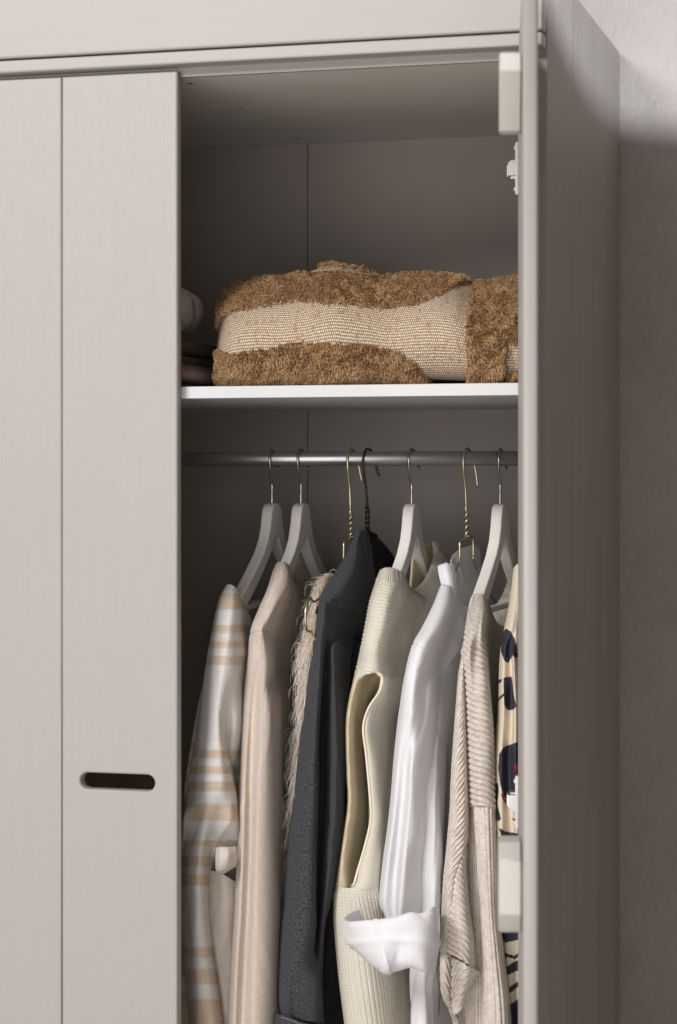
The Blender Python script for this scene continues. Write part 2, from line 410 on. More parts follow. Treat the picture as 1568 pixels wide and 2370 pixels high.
# frieze, moulding and head rail across the front
box('frieze', (XL, 0, -.034, -.0085, 2.0335, 2.15), M['paint_h'], wd, .0035)
box('moulding', (XL, -.0008, -.0325, -.0045, 2.0155, 2.0315), M['paint_h'], wd, .003)
box('head_rail', (XL+.0195, -.0195, -.004, .0035, 2.0045, 2.0335), M['paint_h'], wd)
def stadium(cx, cz, L, H, n=14):
    r = H/2; pts = []
    for k in range(n+1): a = -math.pi/2+math.pi*k/n; pts.append((cx+L/2-r+r*math.cos(a), cz+r*math.sin(a)))
    for k in range(n+1): a = math.pi/2+math.pi*k/n; pts.append((cx-L/2+r+r*math.cos(a), cz+r*math.sin(a)))
    return pts
MF = Matrix(((1, 0, 0, 0), (0, 0, 1, -.0105), (0, 1, 0, 0), (0, 0, 0, 1)))      # local (x,y) -> world (x,z), slab Y -.020...-.001
def door(xr):
    g = bpy.data.objects.new('door', None); C.objects.link(g); g.parent = wd; g.location = Vector((xr, -.0105, .1))-Vector(wd.location)
    for k in range(3):
        x1 = xr-k*.154; x0 = x1-.154
        x1 -= .0007 if k else 0
        outer = [(x0+.0007, .102), (x1, .102), (x1, 2.0092), (x0+.0007, 2.0092)]
        if k: box('tongue', (x1-.004, x1+.006, -.0105, -.006, .11, 2.0), M['paint_h'], g)
        holes = [stadium(-.5425, 1.1213, .100, .0205)] if (k == 0 and xr > -.5) else ([stadium(x0+.08, 1.1213, .1, .0205)] if k == 0 else [])
        curve_plate('door_board', outer, holes, .019, .0022, M['paint'], g, MF, 1)
    for z in (.3, 1.0, 1.86):
        box('batten', (xr-.44, xr-.03, -.0008, .0212, z, z+.08), M['paint_h'], g, .002)
    return g
door(-.4632); 
# the batten inside must not cross the slot: it sits lower
door(-.9275)
# open door
Hi = np.array(U(1199.5, 1111, -.012)); tip = None
tt = Hi[:2]; 
camxy = CAM[:2]
a_in = (1211-CX)/F; dray = np.array((a_in*ct-st, a_in*st+ct))
# find point on the ray at distance .46 from the hinge
best = min((abs(np.linalg.norm(camxy+dray*t-tt)-.462), t) for t in np.linspace(1.8, 2.5, 4000))
Ti = camxy+dray*best[1]
e = (Ti-tt)/np.linalg.norm(Ti-tt); nin = np.array((-e[1], e[0]))
if nin[0] > 0: nin = -nin
# local frame: x along e, y = outward (-nin), z up, origin at inner hinge corner
DM = Matrix(((e[0], -nin[0], 0, tt[0]), (e[1], -nin[1], 0, tt[1]), (0, 0, 1, 0), (0, 0, 0, 1)))
od = bpy.data.objects.new('door', None); C.objects.link(od); od.parent = wd; od.location = Vector((tt[0], tt[1], .1))-Vector(wd.location)
od['label'] = 'right hand door opened wide and seen nearly edge on'
for k in range(3):
    a, b = .0006+k*.154, (k+1)*.154
    MM = DM @ Matrix(((1, 0, 0, 0), (0, 0, 1, .0076), (0, 1, 0, 0), (0, 0, 0, 1)))
    holes = [stadium(b-.08, 1.1213, .1, .0205)] if k == 2 else []
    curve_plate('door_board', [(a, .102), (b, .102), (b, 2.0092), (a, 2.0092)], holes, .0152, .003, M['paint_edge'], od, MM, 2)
def batten_prism(name, prof, y0, y1):
    """profile in (x along the door, z); runs from the hinge side to the free end, thickness y0..y1 (inward negative)"""
    bm = bmesh.new(); a = [bm.verts.new((p[0], y0, p[1])) for p in prof]; b = [bm.verts.new((p[0], y1, p[1])) for p in prof]
    bm.faces.new(a); bm.faces.new(b[::-1])
    for i in range(len(prof)):
        j = (i+1) % len(prof); bm.faces.new((a[i], b[i], b[j], a[j]))
    bmesh.ops.recalc_face_normals(bm, faces=bm.faces)
    bmesh.ops.bevel(bm, geom=bm.edges[:], offset=.0016, segments=2, affect='EDGES')
    bmesh.ops.transform(bm, matrix=DM, verts=bm.verts)
    me = bpy.data.meshes.new(name); bm.to_mesh(me); bm.free()
    o = link(name, me, M['block'], od, True); mm = o.modifiers.new('wn', 'WEIGHTED_NORMAL'); mm.weight = 80
    return o
def zat(py, s):      # world height seen at photo row py at distance s along the open door
    p = tt+e*s; d = p-camxy; f = -d[0]*st+d[1]*ct
    return 1.5-(py-HY)/F*f
s1 = .405; zb = zat(309, .34); zl = zat(1934, .34)
batten_prism('door_block', [(.33, zb), (.352, zb), (s1, zat(163, s1)), (s1, zat(119, s1)), (.34, zat(119, s1))], -.0235, -.0003)
batten_prism('door_block', [(.34, zat(2158, .39)), (.392, zat(2158, .39)), (.408, zat(2118, .408)), (.408, zat(1990, .408)), (.38, zl), (.34, zl)], -.0245, -.0003)
def hinge(s, zc):
    bm = bmesh.new()
    def bb(x0, x1, y0, y1, z0, z1, bv=.0008):
        m = bmesh.new(); bmesh.ops.create_cube(m, size=1)
        for v in m.verts: v.co = ((x0+x1)/2+v.co.x*(x1-x0), (y0+y1)/2+v.co.y*(y1-y0), (z0+z1)/2+v.co.z*(z1-z0))
        bmesh.ops.bevel(m, geom=m.edges[:], offset=bv, segments=2, affect='EDGES')
        t = bpy.data.meshes.new('t'); m.to_mesh(t); m.free(); bm.from_mesh(t); bpy.data.meshes.remove(t)
    bb(s, s+.014, -.0036, -.0003, zc-.031, zc+.031)           # flange
    bb(s+.001, s+.013, -.0052, -.0036, zc+.022, zc+.027, .0006)  # screw heads
    bb(s+.001, s+.013, -.0052, -.0036, zc-.027, zc-.022, .0006)
    bb(s-.02, s+.013, -.0120, -.0036, zc-.008, zc+.008)     # arm
    bb(s-.035, s-.005, -.0133, -.0120, zc-.0075, zc+.0065, .0005)
    bb(s-.012, s+.008, -.0095, -.003, zc+.0085, zc+.0105, .0005); bb(s-.012, s+.008, -.0095, -.003, zc-.0115, zc-.0085, .0005)
    bmesh.ops.transform(bm, matrix=DM, verts=bm.verts)
    me = bpy.data.meshes.new('hinge'); bm.to_mesh(me); bm.free(); return link('hinge', me, M['hinge'], od, False)
hinge(.022, zat(391, .03)); hinge(.022, zat(1855, .03))
# shelf and rail
box('shelf', (-.9305, -.0195, .0015, .56, 1.6022, 1.6170), M['shelf'], wd, .0006)
def rail():
    r = .0098; n = 40; bm = bmesh.new(); prof = []
    for k in range(n):
        a = 2*math.pi*k/n; rr = r*(1+.0*math.cos(a))
        if k % 5 == 0: rr *= .955
        y = rr*math.cos(a)*.95; z = rr*math.sin(a); prof.append((y, z))
    va = [bm.verts.new((-.9305, .3+p[0], 1.5292+p[1])) for p in prof]; vb = [bm.verts.new((-.0195, .3+p[0], 1.5292+p[1])) for p in prof]
    for i in range(n):
        j = (i+1) % n; bm.faces.new((va[i], va[j], vb[j], vb[i]))
    bm.faces.new(va[::-1]); bm.faces.new(vb)
    me = bpy.data.meshes.new('clothes_rail'); bm.to_mesh(me); bm.free(); return link('clothes_rail', me, M['rail'], wd, True)
rl = rail()
for (x, y) in ((441, 193), (556, 252), (691, 322)):      # small screw holes in the underside of the top panel
    a = (x-CX)/F; b = -(y-HY)/F; dd = np.array((a*ct-st, a*st+ct, b)); p = CAM+(2.0073-CAM[2])/dd[2]*dd
    box('screw_hole', (p[0]-.003, p[0]+.003, p[1]-.002, p[1]+.002, 2.0068, 2.0072), M['black'], wd)

# ---------------------------------------------------------------- hangers
def wood_hanger(x0, label, rot=0.0, tilt=0.0):
    t = empty('clothes_hanger', (x0, .3, 1.467), label, 'hanger', 'off white hangers on the clothes rail')
    out = [(-.012, 1.4672), (0, 1.4682), (.012, 1.4672), (.0205, 1.462), (.0255, 1.452), (.0300, 1.438), (.040, 1.420), (.060, 1.402), (.10, 1.378), (.15, 1.351), (.160, 1.346), (.170, 1.338), (.172, 1.328), (.167, 1.323), (.159, 1.323),
           (.145, 1.328), (.10, 1.352), (.05, 1.383), (.024, 1.402), (.008, 1.419), (0, 1.4225)]
    left = [(-a, b) for a, b in out[3:20]][::-1]
    outl = out+left
    # local x -> world Y
    MM = Matrix.Translation((x0, .3, 0)) @ Matrix.Rotation(rot, 4, 'Z') @ Matrix(((0, 0, 1, 0), (1, 0, 0, 0), (0, 1, 0, 0), (0, 0, 0, 1)))
    curve_plate('body', outl, [], .0150, .0022, M['hanger'], t, MM, 4)
    Rr = Matrix.Translation((x0, .3, 0)) @ Matrix.Rotation(rot, 4, 'Z')
    bar = [Rr @ Vector((0, -.170, 1.330)), Rr @ Vector((0, -.06, 1.330)), Rr @ Vector((0, .06, 1.330)), Rr @ Vector((0, .170, 1.330))]
    tube('bar', bar, .0048, M['hanger'], t, 4, 12)
    tw = (.35 if rot == 0 else rot*2.5)
    hp = [(0, 0, 1.462), (0, 0, 1.478), (0, .0005, 1.492), (-.0005, -.0015, 1.498), (-.001, -.0085, 1.510), (-.001, -.0128, 1.522), (-.001, -.0131, 1.5315), (0, -.0095, 1.5388), (0, -.002, 1.5420), (.0015, .0060, 1.5402), (.003, .0115, 1.5345), (.0055, .0133, 1.527), (.007, .0122, 1.5195), (.0085, .0090, 1.5145)]
    RR = Matrix.Translation((x0, .3, 0)) @ Matrix.Rotation(tw*.4, 4, 'Z')
    tube('hook', [RR @ Vector(p) for p in hp], .00165, M['steel'], t, 6, 10)
    return t
HG = [(-.4377, 'off white hanger carrying the striped linen blouse, leftmost on the rail', 0.0), (-.3961, 'off white hanger carrying the rose beige fine knit jumper', .02),
      (-.2397, 'off white hanger carrying the cream sleeveless knit', .02), (-.1175, 'off white hanger carrying the oatmeal rib knit cardigan', .0)]
for x, l, r in HG: wood_hanger(x, l, r)
def wire_hanger(x0, label, mt, cat_group, bracket=True, ztw=(1.421, 1.458), rot=0.0, near=.212, farend=.20, tail=0.012, up=0.0):
    t = empty('wire_hanger', (x0, .3, ztw[0]), label, 'hanger', cat_group)
    RR = Matrix.Translation((x0, .3, 0)) @ Matrix.Rotation(rot, 4, 'Z')
    r = .0017
    zt0, zt1 = ztw
    hx = [(.0, .0, zt1), (0, -.0025, zt1+.012), (-.0005, -.004, 1.478+.01), (-.001, -.008, 1.502), (-.001, -.0125, 1.515), (-.001, -.0135, 1.528), (0, -.0105, 1.5378), (.0005, -.003, 1.5425), (.002, .0055, 1.5410), (.004, .0120, 1.5345), (.006, .0155, 1.524), (.0085, .0175, 1.510), (.0105, .0195, 1.510-tail)]
    tube('hook', [RR @ Vector(p) for p in hx], r, mt, t, 6, 10)
    for ph in (0, math.pi):
        pts = []; n = 34
        for i in range(n+1):
            q = i/n; a = ph+q*2*math.pi*2.0; z = zt0+q*(zt1-zt0); rad = .0021
            pts.append(RR @ Vector((rad*math.cos(a), rad*math.sin(a), z)))
        if ph: pts.append(RR @ Vector((.001, -.0035, zt1+.008)))
        tube('twist', pts, r, mt, t, 1, 8, smoothpts=False)
    if bracket:
        body = [(0, 0, zt0), (0, -.006, zt0-.003), (0, -.030, zt0-.005), (0, -.036, zt0-.009), (0, -.037, zt0-.026), (0, -.040, zt0-.034), (0, -.09, zt0-.060), (0, -near*.8, zt0-.078), (0, -near+.022, zt0-.072+up), (0, -near+.004, zt0-.082), (0, -near, zt0-.104), (0, -near+.010, zt0-.114), (0, -near+.03, zt0-.116),
                (0, -.1, zt0-.125), (0, .1, zt0-.14), (0, farend-.016, zt0-.142), (0, farend, zt0-.135), (0, farend, zt0-.115), (0, farend-.02, zt0-.104), (0, .09, zt0-.066), (0, .040, zt0-.034), (0, .037, zt0-.026), (0, .036, zt0-.006), (0, .030, zt0-.001), (0, .006, zt0-.001), (0, 0, zt0)]
    else:
        body = [(0, 0, zt0), (0, -.008, zt0-.006), (0, -.04, zt0-.024), (0, -.10, zt0-.058), (0, -.17, zt0-.092), (0, -.185, zt0-.10), (0, -.17, zt0-.106), (0, 0, zt0-.107), (0, .17, zt0-.106), (0, .185, zt0-.10), (0, .17, zt0-.092), (0, .10, zt0-.058), (0, .045, zt0-.022), (0, .036, zt0-.010), (0, .008, zt0-.004), (0, 0, zt0)]
    tube('frame', [RR @ Vector(p) for p in body], r, mt, t, 5, 8)
    return t
wire_hanger(-.325, 'brass wire hanger with a twisted neck, left of the black one', M['gold'], 'brass wire hangers', ztw=(1.4215, 1.452), rot=.0, near=.222)
wire_hanger(-.3015, 'black wire hanger holding the charcoal shirt', M['black'], None, False, ztw=(1.4335, 1.462), rot=-.1, tail=.004)
wire_hanger(-.1635, 'brass wire hanger holding the white cotton shirt', M['gold'], 'brass wire hangers', ztw=(1.4235, 1.457), rot=-.04, tail=.02, near=.135)
wood_hanger(-.062, 'off white hanger carrying the printed blouse, half behind the open door', .04)

# ---------------------------------------------------------------- garments
def garment(name, x0, label, cat):
    return empty(name, (x0, .3, .8), label, cat)
def lerp_table(tab):
    ys = np.array([t[0] for t in tab], float); vs = np.array([t[1] for t in tab], float)
    return lambda y: np.interp(y, ys, vs)
def body_bag(name, x0, mt, parent, ztop, zbot, y0, y1, th=.02, seed=1, x_drift=0.0, thick=.0014, slope=.55, amp=.006, ybot=None):
    """the hanging body behind the visible edge: a flattened tube from the shoulders to the hem"""
    nz, na = 60, 96; V = []
    wr = wrinkle(seed, 6, (18, 60), (1, 5))
    for i in range(nz+1):
        q = i/nz; z = ztop+(zbot-ztop)*q
        hw0 = (y1-y0)/2; drop = (ztop-z)
        hw = min(hw0*(1+.04*q), .05+drop/slope) if slope else hw0
        cy = (y0+y1)/2
        tt_ = th*min(1, .25+drop*8)*(1+.35*q)
        for k in range(na):
            a = 2*math.pi*k/na
            cy_, sx_ = math.cos(a), math.sin(a)
            yy = cy-hw*np.sign(cy_)*abs(cy_)**.8; xx = x0+x_drift*q+tt_*np.sign(sx_)*abs(sx_)**.7
            xx += amp*min(1, drop*6)*float(wr(yy*1.4+(0 if sx_ > 0 else 5), z))
            V.append((xx, yy, z))
    Fc = [(i*na+k, i*na+(k+1) % na, (i+1)*na+(k+1) % na, (i+1)*na+k) for i in range(nz) for k in range(na)]
    me = bpy.data.meshes.new(name); me.from_pydata(V, [], Fc)
    uvl = me.uv_layers.new(name='UVMap')
    for l in me.loops:
        v = V[l.vertex_index]; uvl.data[l.index].uv = (v[1], v[2])
    o = link(name, me, mt, parent); s = o.modifiers.new('solid', 'SOLIDIFY'); s.thickness = thick
    return o

# -- 1 striped linen blouse
g = garment('blouse', -.4377, 'sheer white linen blouse with tan stripes, leftmost garment on the rail', 'blouse')
STR = [(1354, 0), (1372, 0), (1375, 1), (1409, 1), (1412, 0), (1445, 0), (1448, 1), (1463, .9), (1466, .1), (1482, .1), (1485, 1), (1499, 1), (1502, .1), (1517, .1), (1520, 1), (1538, .9), (1541, .05), (1733, .05), (1738, 1), (1754, 1), (1758, .05), (1771, .05), (1775, 1), (1790, 1), (1793, 0), (1807, 0), (1811, 1), (1830, .9), (1833, 0), (1858, 0),
       (1862, 1), (1898, 1), (1902, 0), (1943, .1), (1946, .9), (1957, .8), (1960, .1), (1980, .1), (1984, .9), (2004, .9), (2008, .1), (2022, .1), (2026, 1), (2048, 1), (2052, .05), (2190, .05), (2194, .9), (2214, .9), (2218, .1), (2240, .1), (2244, .9), (2276, .9), (2280, .1), (2310, .1), (2314, 1), (2400, 1)]
stf = lerp_table(STR)
rows = [
 [(521, 1357, .115), (527, 1353, .11), (534, 1352, .105), (543, 1357, .105), (553, 1372, .11), (561, 1392, .125), (566, 1402, .15)],
 [(506, 1386, .10), (514, 1385, .085), (528, 1386, .078), (543, 1390, .08), (557, 1410, .095), (568, 1432, .12), (585, 1442, .16)],
 [(492, 1450, .09), (502, 1449, .072), (518, 1448, .062), (535, 1455, .062), (553, 1478, .08), (572, 1502, .11), (600, 1512, .17)],
 [(476, 1545, .09), (487, 1543, .07), (506, 1541, .052), (526, 1545, .052), (545, 1562, .068), (560, 1580, .10), (600, 1592, .17)],
 [(464, 1630, .09), (476, 1627, .07), (496, 1624, .048), (514, 1626, .050), (529, 1650, .075), (552, 1672, .085), (600, 1682, .17)],
 [(455, 1700, .09), (468, 1697, .07), (490, 1694, .046), (511, 1696, .048), (525, 1712, .085), (545, 1740, .095), (595, 1750, .17)],
 [(441, 1775, .092), (456, 1769, .07), (482, 1758, .045), (515, 1758, .045), (532, 1764, .08), (548, 1790, .11), (592, 1795, .17)],
 [(430, 1850, .095), (447, 1842, .07), (478, 1828, .045), (515, 1828, .046), (541, 1834, .072), (556, 1850, .10), (590, 1855, .17)],
 [(425, 1920, .10), (441, 1906, .075), (474, 1892, .050), (505, 1895, .060), (534, 1900, .060), (556, 1910, .09), (588, 1920, .17)],
 [(421, 1980, .10), (436, 1965, .075), (466, 1950, .055), (488, 1945, .075), (505, 1952, .085), (545, 1962, .10), (588, 1975, .17)],
 [(418, 2050, .10), (432, 2035, .075), (456, 2018, .058), (474, 2010, .07), (486, 2010, .10), (510, 2020, .15), (580, 2030, .20)],
 [(418, 2130, .10), (431, 2118, .08), (452, 2105, .060), (468, 2095, .065), (480, 2098, .09), (506, 2105, .15), (575, 2110, .20)],
 [(424, 2215, .10), (434, 2210, .08), (450, 2205, .062), (468, 2195, .062), (486, 2198, .08), (510, 2200, .14), (570, 2200, .20)],
 [(432, 2300, .10), (442, 2300, .08), (456, 2300, .062), (474, 2294, .060), (495, 2290, .075), (520, 2290, .13), (565, 2290, .20)],
 [(441, 2390, .10), (450, 2390, .08), (462, 2390, .066), (484, 2386, .060), (506, 2384, .075), (532, 2384, .13), (560, 2384, .20)],
 [(444, 2470, .10), (453, 2470, .08), (466, 2470, .066), (488, 2466, .062), (510, 2464, .075), (535, 2464, .13), (560, 2464, .20)]]
sheet('sleeve', rows, M['linen'], g, 9, 26, None, .0007, (.0016, 11, (60, 190), (1, 8)), mask=lambda px, py, yD, u, v: stf(yD), cre=(101, 60, .0012, (.05, .25)))
# far layer hanging at the left, in the shade of the closed door
rows = [[(x, y, .19) for x in (a, (a+b)/2, b)] for y, a, b in ((1540, 483, 520), (1620, 462, 500), (1700, 447, 500), (1800, 432, 500), (1900, 421, 490), (2000, 410, 480), (2150, 398, 470), (2300, 392, 470), (2460, 388, 470))]
sheet('back', rows, M['linen'], g, 10, 26, None, .0007, (.004, 3), mask=lambda px, py, yD, u, v: stf(yD+18), cre=(102, 20, .002))
# cuff and the sheer sleeve end below it
rows = [[(500, 1963, .055), (512, 1961, .05), (530, 1962, .055), (546, 1958, .07)],
        [(499, 1985, .052), (513, 1988, .046), (531, 1984, .05), (548, 1975, .07)],
        [(499, 2006, .055), (512, 2013, .052), (530, 2006, .056), (549, 1990, .075)],
        [(500, 2017, .062), (511, 2023, .065), (527, 2016, .068), (549, 2002, .08)]]
sheet('cuff', rows, M['linen'], g, 8, 8, .012, .0012, (.0008, 5, (300, 900), (1, 8)), mask=lambda px, py, yD, u, v: .4+0*px)
rows = [[(486, 2014, 0.107), (505, 2018, 0.097), (525, 2028, 0.097), (562, 2050, 0.117)],
        [(480, 2050, 0.107), (500, 2056, 0.097), (524, 2066, 0.094), (562, 2082, 0.117)],
        [(481, 2110, 0.107), (497, 2118, 0.098), (522, 2122, 0.096), (560, 2130, 0.117)],
        [(488, 2165, 0.107), (500, 2170, 0.100), (522, 2172, 0.100), (548, 2172, 0.112)],
        [(496, 2212, 0.107), (503, 2214, 0.102), (514, 2216, .104), (540, 2218, .110)],
        [(510, 2300, .107), (518, 2302, .102), (528, 2304, .104), (545, 2304, .110)],
        [(522, 2400, .107), (530, 2402, .102), (540, 2404, .104), (556, 2404, .110)]]
sheet('sleeve_end', rows, M['linen'], g, 8, 12, None, .0007, (.0012, 15, (60, 200), (1, 8)), mask=lambda px, py, yD, u, v: .5+0*px, cre=(103, 14, .0012))
body_bag('body', -.455, M['linen'], g, 1.335, .72, .13, .50, .012, 4)

# -- 2 rose beige fine knit jumper
g = garment('jumper', -.3961, 'rose beige fine knit jumper with a long smooth sleeve, between striped blouse and fur vest', 'jumper')
rows = [
 [(640, 1303, .20), (645, 1300, .19), (655, 1300, .185), (664, 1303, .19), (669, 1309, .20), (673, 1322, 0.200)],
 [(632, 1322, 0.170), (640, 1320, 0.165), (654, 1320, 0.158), (668, 1326, 0.165), (675, 1336, 0.190), (683, 1352, 0.220)],
 [(619, 1363, 0.140), (630, 1362, 0.120), (648, 1364, 0.120), (665, 1370, 0.135), (680, 1380, 0.190), (700, 1396, 0.250)],
 [(597, 1413, 0.110), (608, 1412, 0.090), (628, 1416, 0.080), (644, 1420, 0.105), (668, 1426, 0.180), (712, 1432, 0.290)],
 [(582, 1450, 0.090), (592, 1450, 0.070), (607, 1455, 0.062), (618, 1459, 0.080), (655, 1464, 0.170), (715, 1470, .32)],
 [(575, 1490, .10), (586, 1489, .075), (605, 1490, .066), (623, 1494, .085), (655, 1498, .19), (715, 1500, .32)],
 [(571, 1540, .10), (583, 1538, .073), (600, 1538, .068), (626, 1540, .080), (656, 1545, .19), (715, 1550, .32)],
 [(564, 1620, .10), (576, 1618, .075), (590, 1618, .074), (610, 1618, .058), (635, 1622, .085), (700, 1626, .30)],
 [(558, 1727, .10), (570, 1725, .072), (584, 1725, .076), (608, 1725, .052), (640, 1727, .088), (690, 1730, .28)],
 [(552, 1850, .10), (564, 1849, .070), (580, 1849, .078), (602, 1849, .050), (642, 1850, .092), (684, 1850, .28)],
 [(549, 1980, .10), (561, 1979, .069), (578, 1979, .080), (598, 1979, .050), (644, 1980, .096), (680, 1980, .28)],
 [(543, 2100, .10), (556, 2099, .070), (574, 2099, .080), (596, 2099, .050), (646, 2100, .098), (675, 2100, .28)],
 [(533, 2240, .10), (548, 2239, .070), (566, 2239, .082), (592, 2239, .050), (645, 2240, .100), (668, 2240, .28)],
 [(526, 2370, .10), (542, 2369, .070), (562, 2369, .082), (590, 2369, .050), (642, 2370, .102), (664, 2370, .28)],
 [(522, 2470, .10), (538, 2469, .070), (558, 2469, .082), (588, 2469, .050), (640, 2470, .102), (664, 2470, .28)]]
def seam2(u, v, px, py, yD):
    d = -.0012*np.exp(-((py-(1459-.20*(px-617)+.0*px))/2.2)**2)*(px < 622)*(px > 575)
    # shoulder ridge seam
    line = np.interp(py, [1303, 1363, 1413, 1456], [648, 632, 618, 612]); d = d-.0010*np.exp(-((px-line)/2.0)**2)*(py < 1458)
    rib = (py < 1318)*.0006*np.sin(u*6.283/.0028)
    return d+rib
sheet('sleeve', rows, M['rose'], g, 12, 26, None, .0016, (.0011, 21, (70, 220), (1, 6)), seam2, cre=(104, 34, .0008, (.10, .45), (.003, .009), .08))
# far side of the neckline, and the neckband seen inside
rows = [[(668, 1330, .36), (690, 1342, .40), (715, 1348, .42), (745, 1338, .44), (770, 1322, .46)], [(678, 1346, .35), (694, 1356, .38), (715, 1362, .40), (745, 1354, .43), (775, 1338, .46)], [(690, 1370, .34), (705, 1378, .37), (725, 1384, .39), (750, 1380, .42), (780, 1366, .46)], [(695, 1420, .34), (712, 1425, .37), (730, 1430, .39), (755, 1430, .42), (785, 1425, .46)]]
sheet('neckband', rows, M['rose'], g, 10, 10, None, .002, (.0008, 31, (70, 200), (1, 6)))
rows = [[(676, 1330, .38), (690, 1305, .40), (700, 1285, .42), (712, 1300, .44), (730, 1330, .46)], [(680, 1350, .38), (695, 1340, .40), (705, 1330, .42), (718, 1340, .44), (735, 1355, .46)], [(690, 1380, .38), (700, 1380, .40), (712, 1380, .42), (725, 1380, .44), (740, 1385, .46)]]
sheet('back', rows, M['rose'], g, 8, 8, None, .0016)
body_bag('body', -.405, M['rose'], g, 1.30, .72, .13, .50, .012, 6)

# -- 3 fur vest on the brass hanger
g = garment('vest', -.325, 'shaggy cream long haired fur vest, mostly hidden behind the charcoal shirt', 'vest')
rows = [[(752, 1330, .20), (760, 1326, .19), (772, 1328, .20), (790, 1335, .24)],
        [(733, 1352, .16), (742, 1350, .15), (755, 1355, .155), (775, 1362, .22)],
        [(724, 1388, .16), (734, 1386, .15), (748, 1390, .155), (770, 1396, .20)],
        [(712, 1430, .145), (723, 1428, .135), (738, 1430, .14), (765, 1436, .20)],
        [(700, 1485, .125), (713, 1483, .11), (730, 1480, .10), (760, 1486, .20)],
        [(696, 1560, .12), (708, 1558, .11), (722, 1560, .115), (755, 1566, .20)],
        [(690, 1660, .13), (701, 1658, .12), (715, 1660, .11), (750, 1666, .20)],
        [(682, 1780, .12), (692, 1780, .105), (708, 1780, .12), (745, 1786, .20)],
        [(672, 1900, .13), (682, 1900, .12), (700, 1900, .13), (745, 1906, .22)],
        [(664, 2050, .14), (674, 2050, .13), (695, 2050, .14), (745, 2056, .22)],
        [(655, 2250, .15), (668, 2250, .14), (690, 2250, .15), (770, 2256, .22)],
        [(650, 2460, .15), (664, 2460, .14), (690, 2460, .15), (780, 2460, .22)]]
vs, W3, N3, _, _ = sheet('shell', rows, M['furvest'], g, 8, 12, None, .003, (.001, 41, (100, 300), (1, 8)))
def strands(name, roots, dirs, lens, mt, parent, rad, segs=4, droop=1.0, curl=.25, kind='stuff', tones=None, taper=1.0, sides=3):
    n = len(roots); roots = np.asarray(roots, float); D = np.asarray(dirs, float); D /= np.linalg.norm(D, axis=1)[:, None]+1e-9
    L = np.asarray(lens)[:, None]; g_ = np.array((0, 0, -1.0)); p = roots.copy(); V = []; rg = np.random.RandomState(5)
    ph = rg.uniform(0, 6.28, n); rv = rg.normal(0, 1, (n, 3))
    for s in range(segs+1):
        q = s/segs
        d = D*(1-q*droop)+g_*q*droop+curl*np.cross(D, rv)*math.sin(q*4.0); d /= np.linalg.norm(d, axis=1)[:, None]+1e-9
        if s: p = p+d*L/segs
        a = np.cross(d, np.array((.31, .87, .38))); a /= np.linalg.norm(a, axis=1)[:, None]+1e-9; b = np.cross(d, a)
        r = rad*(1-taper*q**1.6*.92)
        r = np.asarray(r)*np.ones((n, 1)) if np.ndim(r) < 2 else r
        for k in range(sides):
            an = 2*math.pi*k/sides; V.append(p+r*(math.cos(an)*a+math.sin(an)*b))
    V = np.stack(V, 1)                                   # n, (segs+1)*sides, 3
    m = V.shape[1]; base = (np.arange(n)*m)[:, None]; Q = []
    for s in range(segs):
        for k in range(sides):
            a0 = s*sides+k; a1 = s*sides+(k+1) % sides; Q.append(np.concatenate([base+a0, base+a1, base+a1+sides, base+a0+sides], 1))
    Q = np.stack(Q, 1).reshape(-1, 4)
    me = bpy.data.meshes.new(name); nV = n*m
    me.vertices.add(nV); me.vertices.foreach_set('co', V.reshape(-1))
    me.loops.add(len(Q)*4); me.loops.foreach_set('vertex_index', Q.ravel().astype(np.int32))
    me.polygons.add(len(Q)); me.polygons.foreach_set('loop_start', np.arange(0, len(Q)*4, 4, dtype=np.int32))
    me.update(calc_edges=True)
    at = me.attributes.new('tone', 'FLOAT', 'POINT')
    tn = tones if tones is not None else rg.uniform(0, 1, n)
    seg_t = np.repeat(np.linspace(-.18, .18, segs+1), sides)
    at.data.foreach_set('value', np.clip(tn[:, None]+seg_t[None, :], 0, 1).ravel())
    o = link(name, me, mt, parent); o['kind'] = kind; return o
def sample(W, N, n, rg, keep=None):
    nv, nu = W.shape[:2]; i = rg.uniform(0, nv-1.001, n); j = rg.uniform(0, nu-1.001, n)
    i0 = i.astype(int); j0 = j.astype(int); fi = (i-i0)[:, None]; fj = (j-j0)[:, None]
    P = W[i0, j0]*(1-fi)*(1-fj)+W[i0+1, j0]*fi*(1-fj)+W[i0, j0+1]*(1-fi)*fj+W[i0+1, j0+1]*fi*fj
    return P, N[i0, j0]
rg = np.random.RandomState(2)
P3, Nn = sample(W3, N3, 5200, rg); px, py = PJ(P3)
k = (py > 1490) | (rg.uniform(0, 1, len(py)) < .16); P3, Nn, py = P3[k], Nn[k], py[k]
dirs = Nn*.6+rg.normal(0, .32, Nn.shape)+np.array((-.12, -.2, -.6))
strands('long_fur', P3, dirs, rg.uniform(.008, .032, len(P3)), M['feather'], g, .00030, 5, .95, .35, tones=rg.uniform(.2, 1, len(P3)))

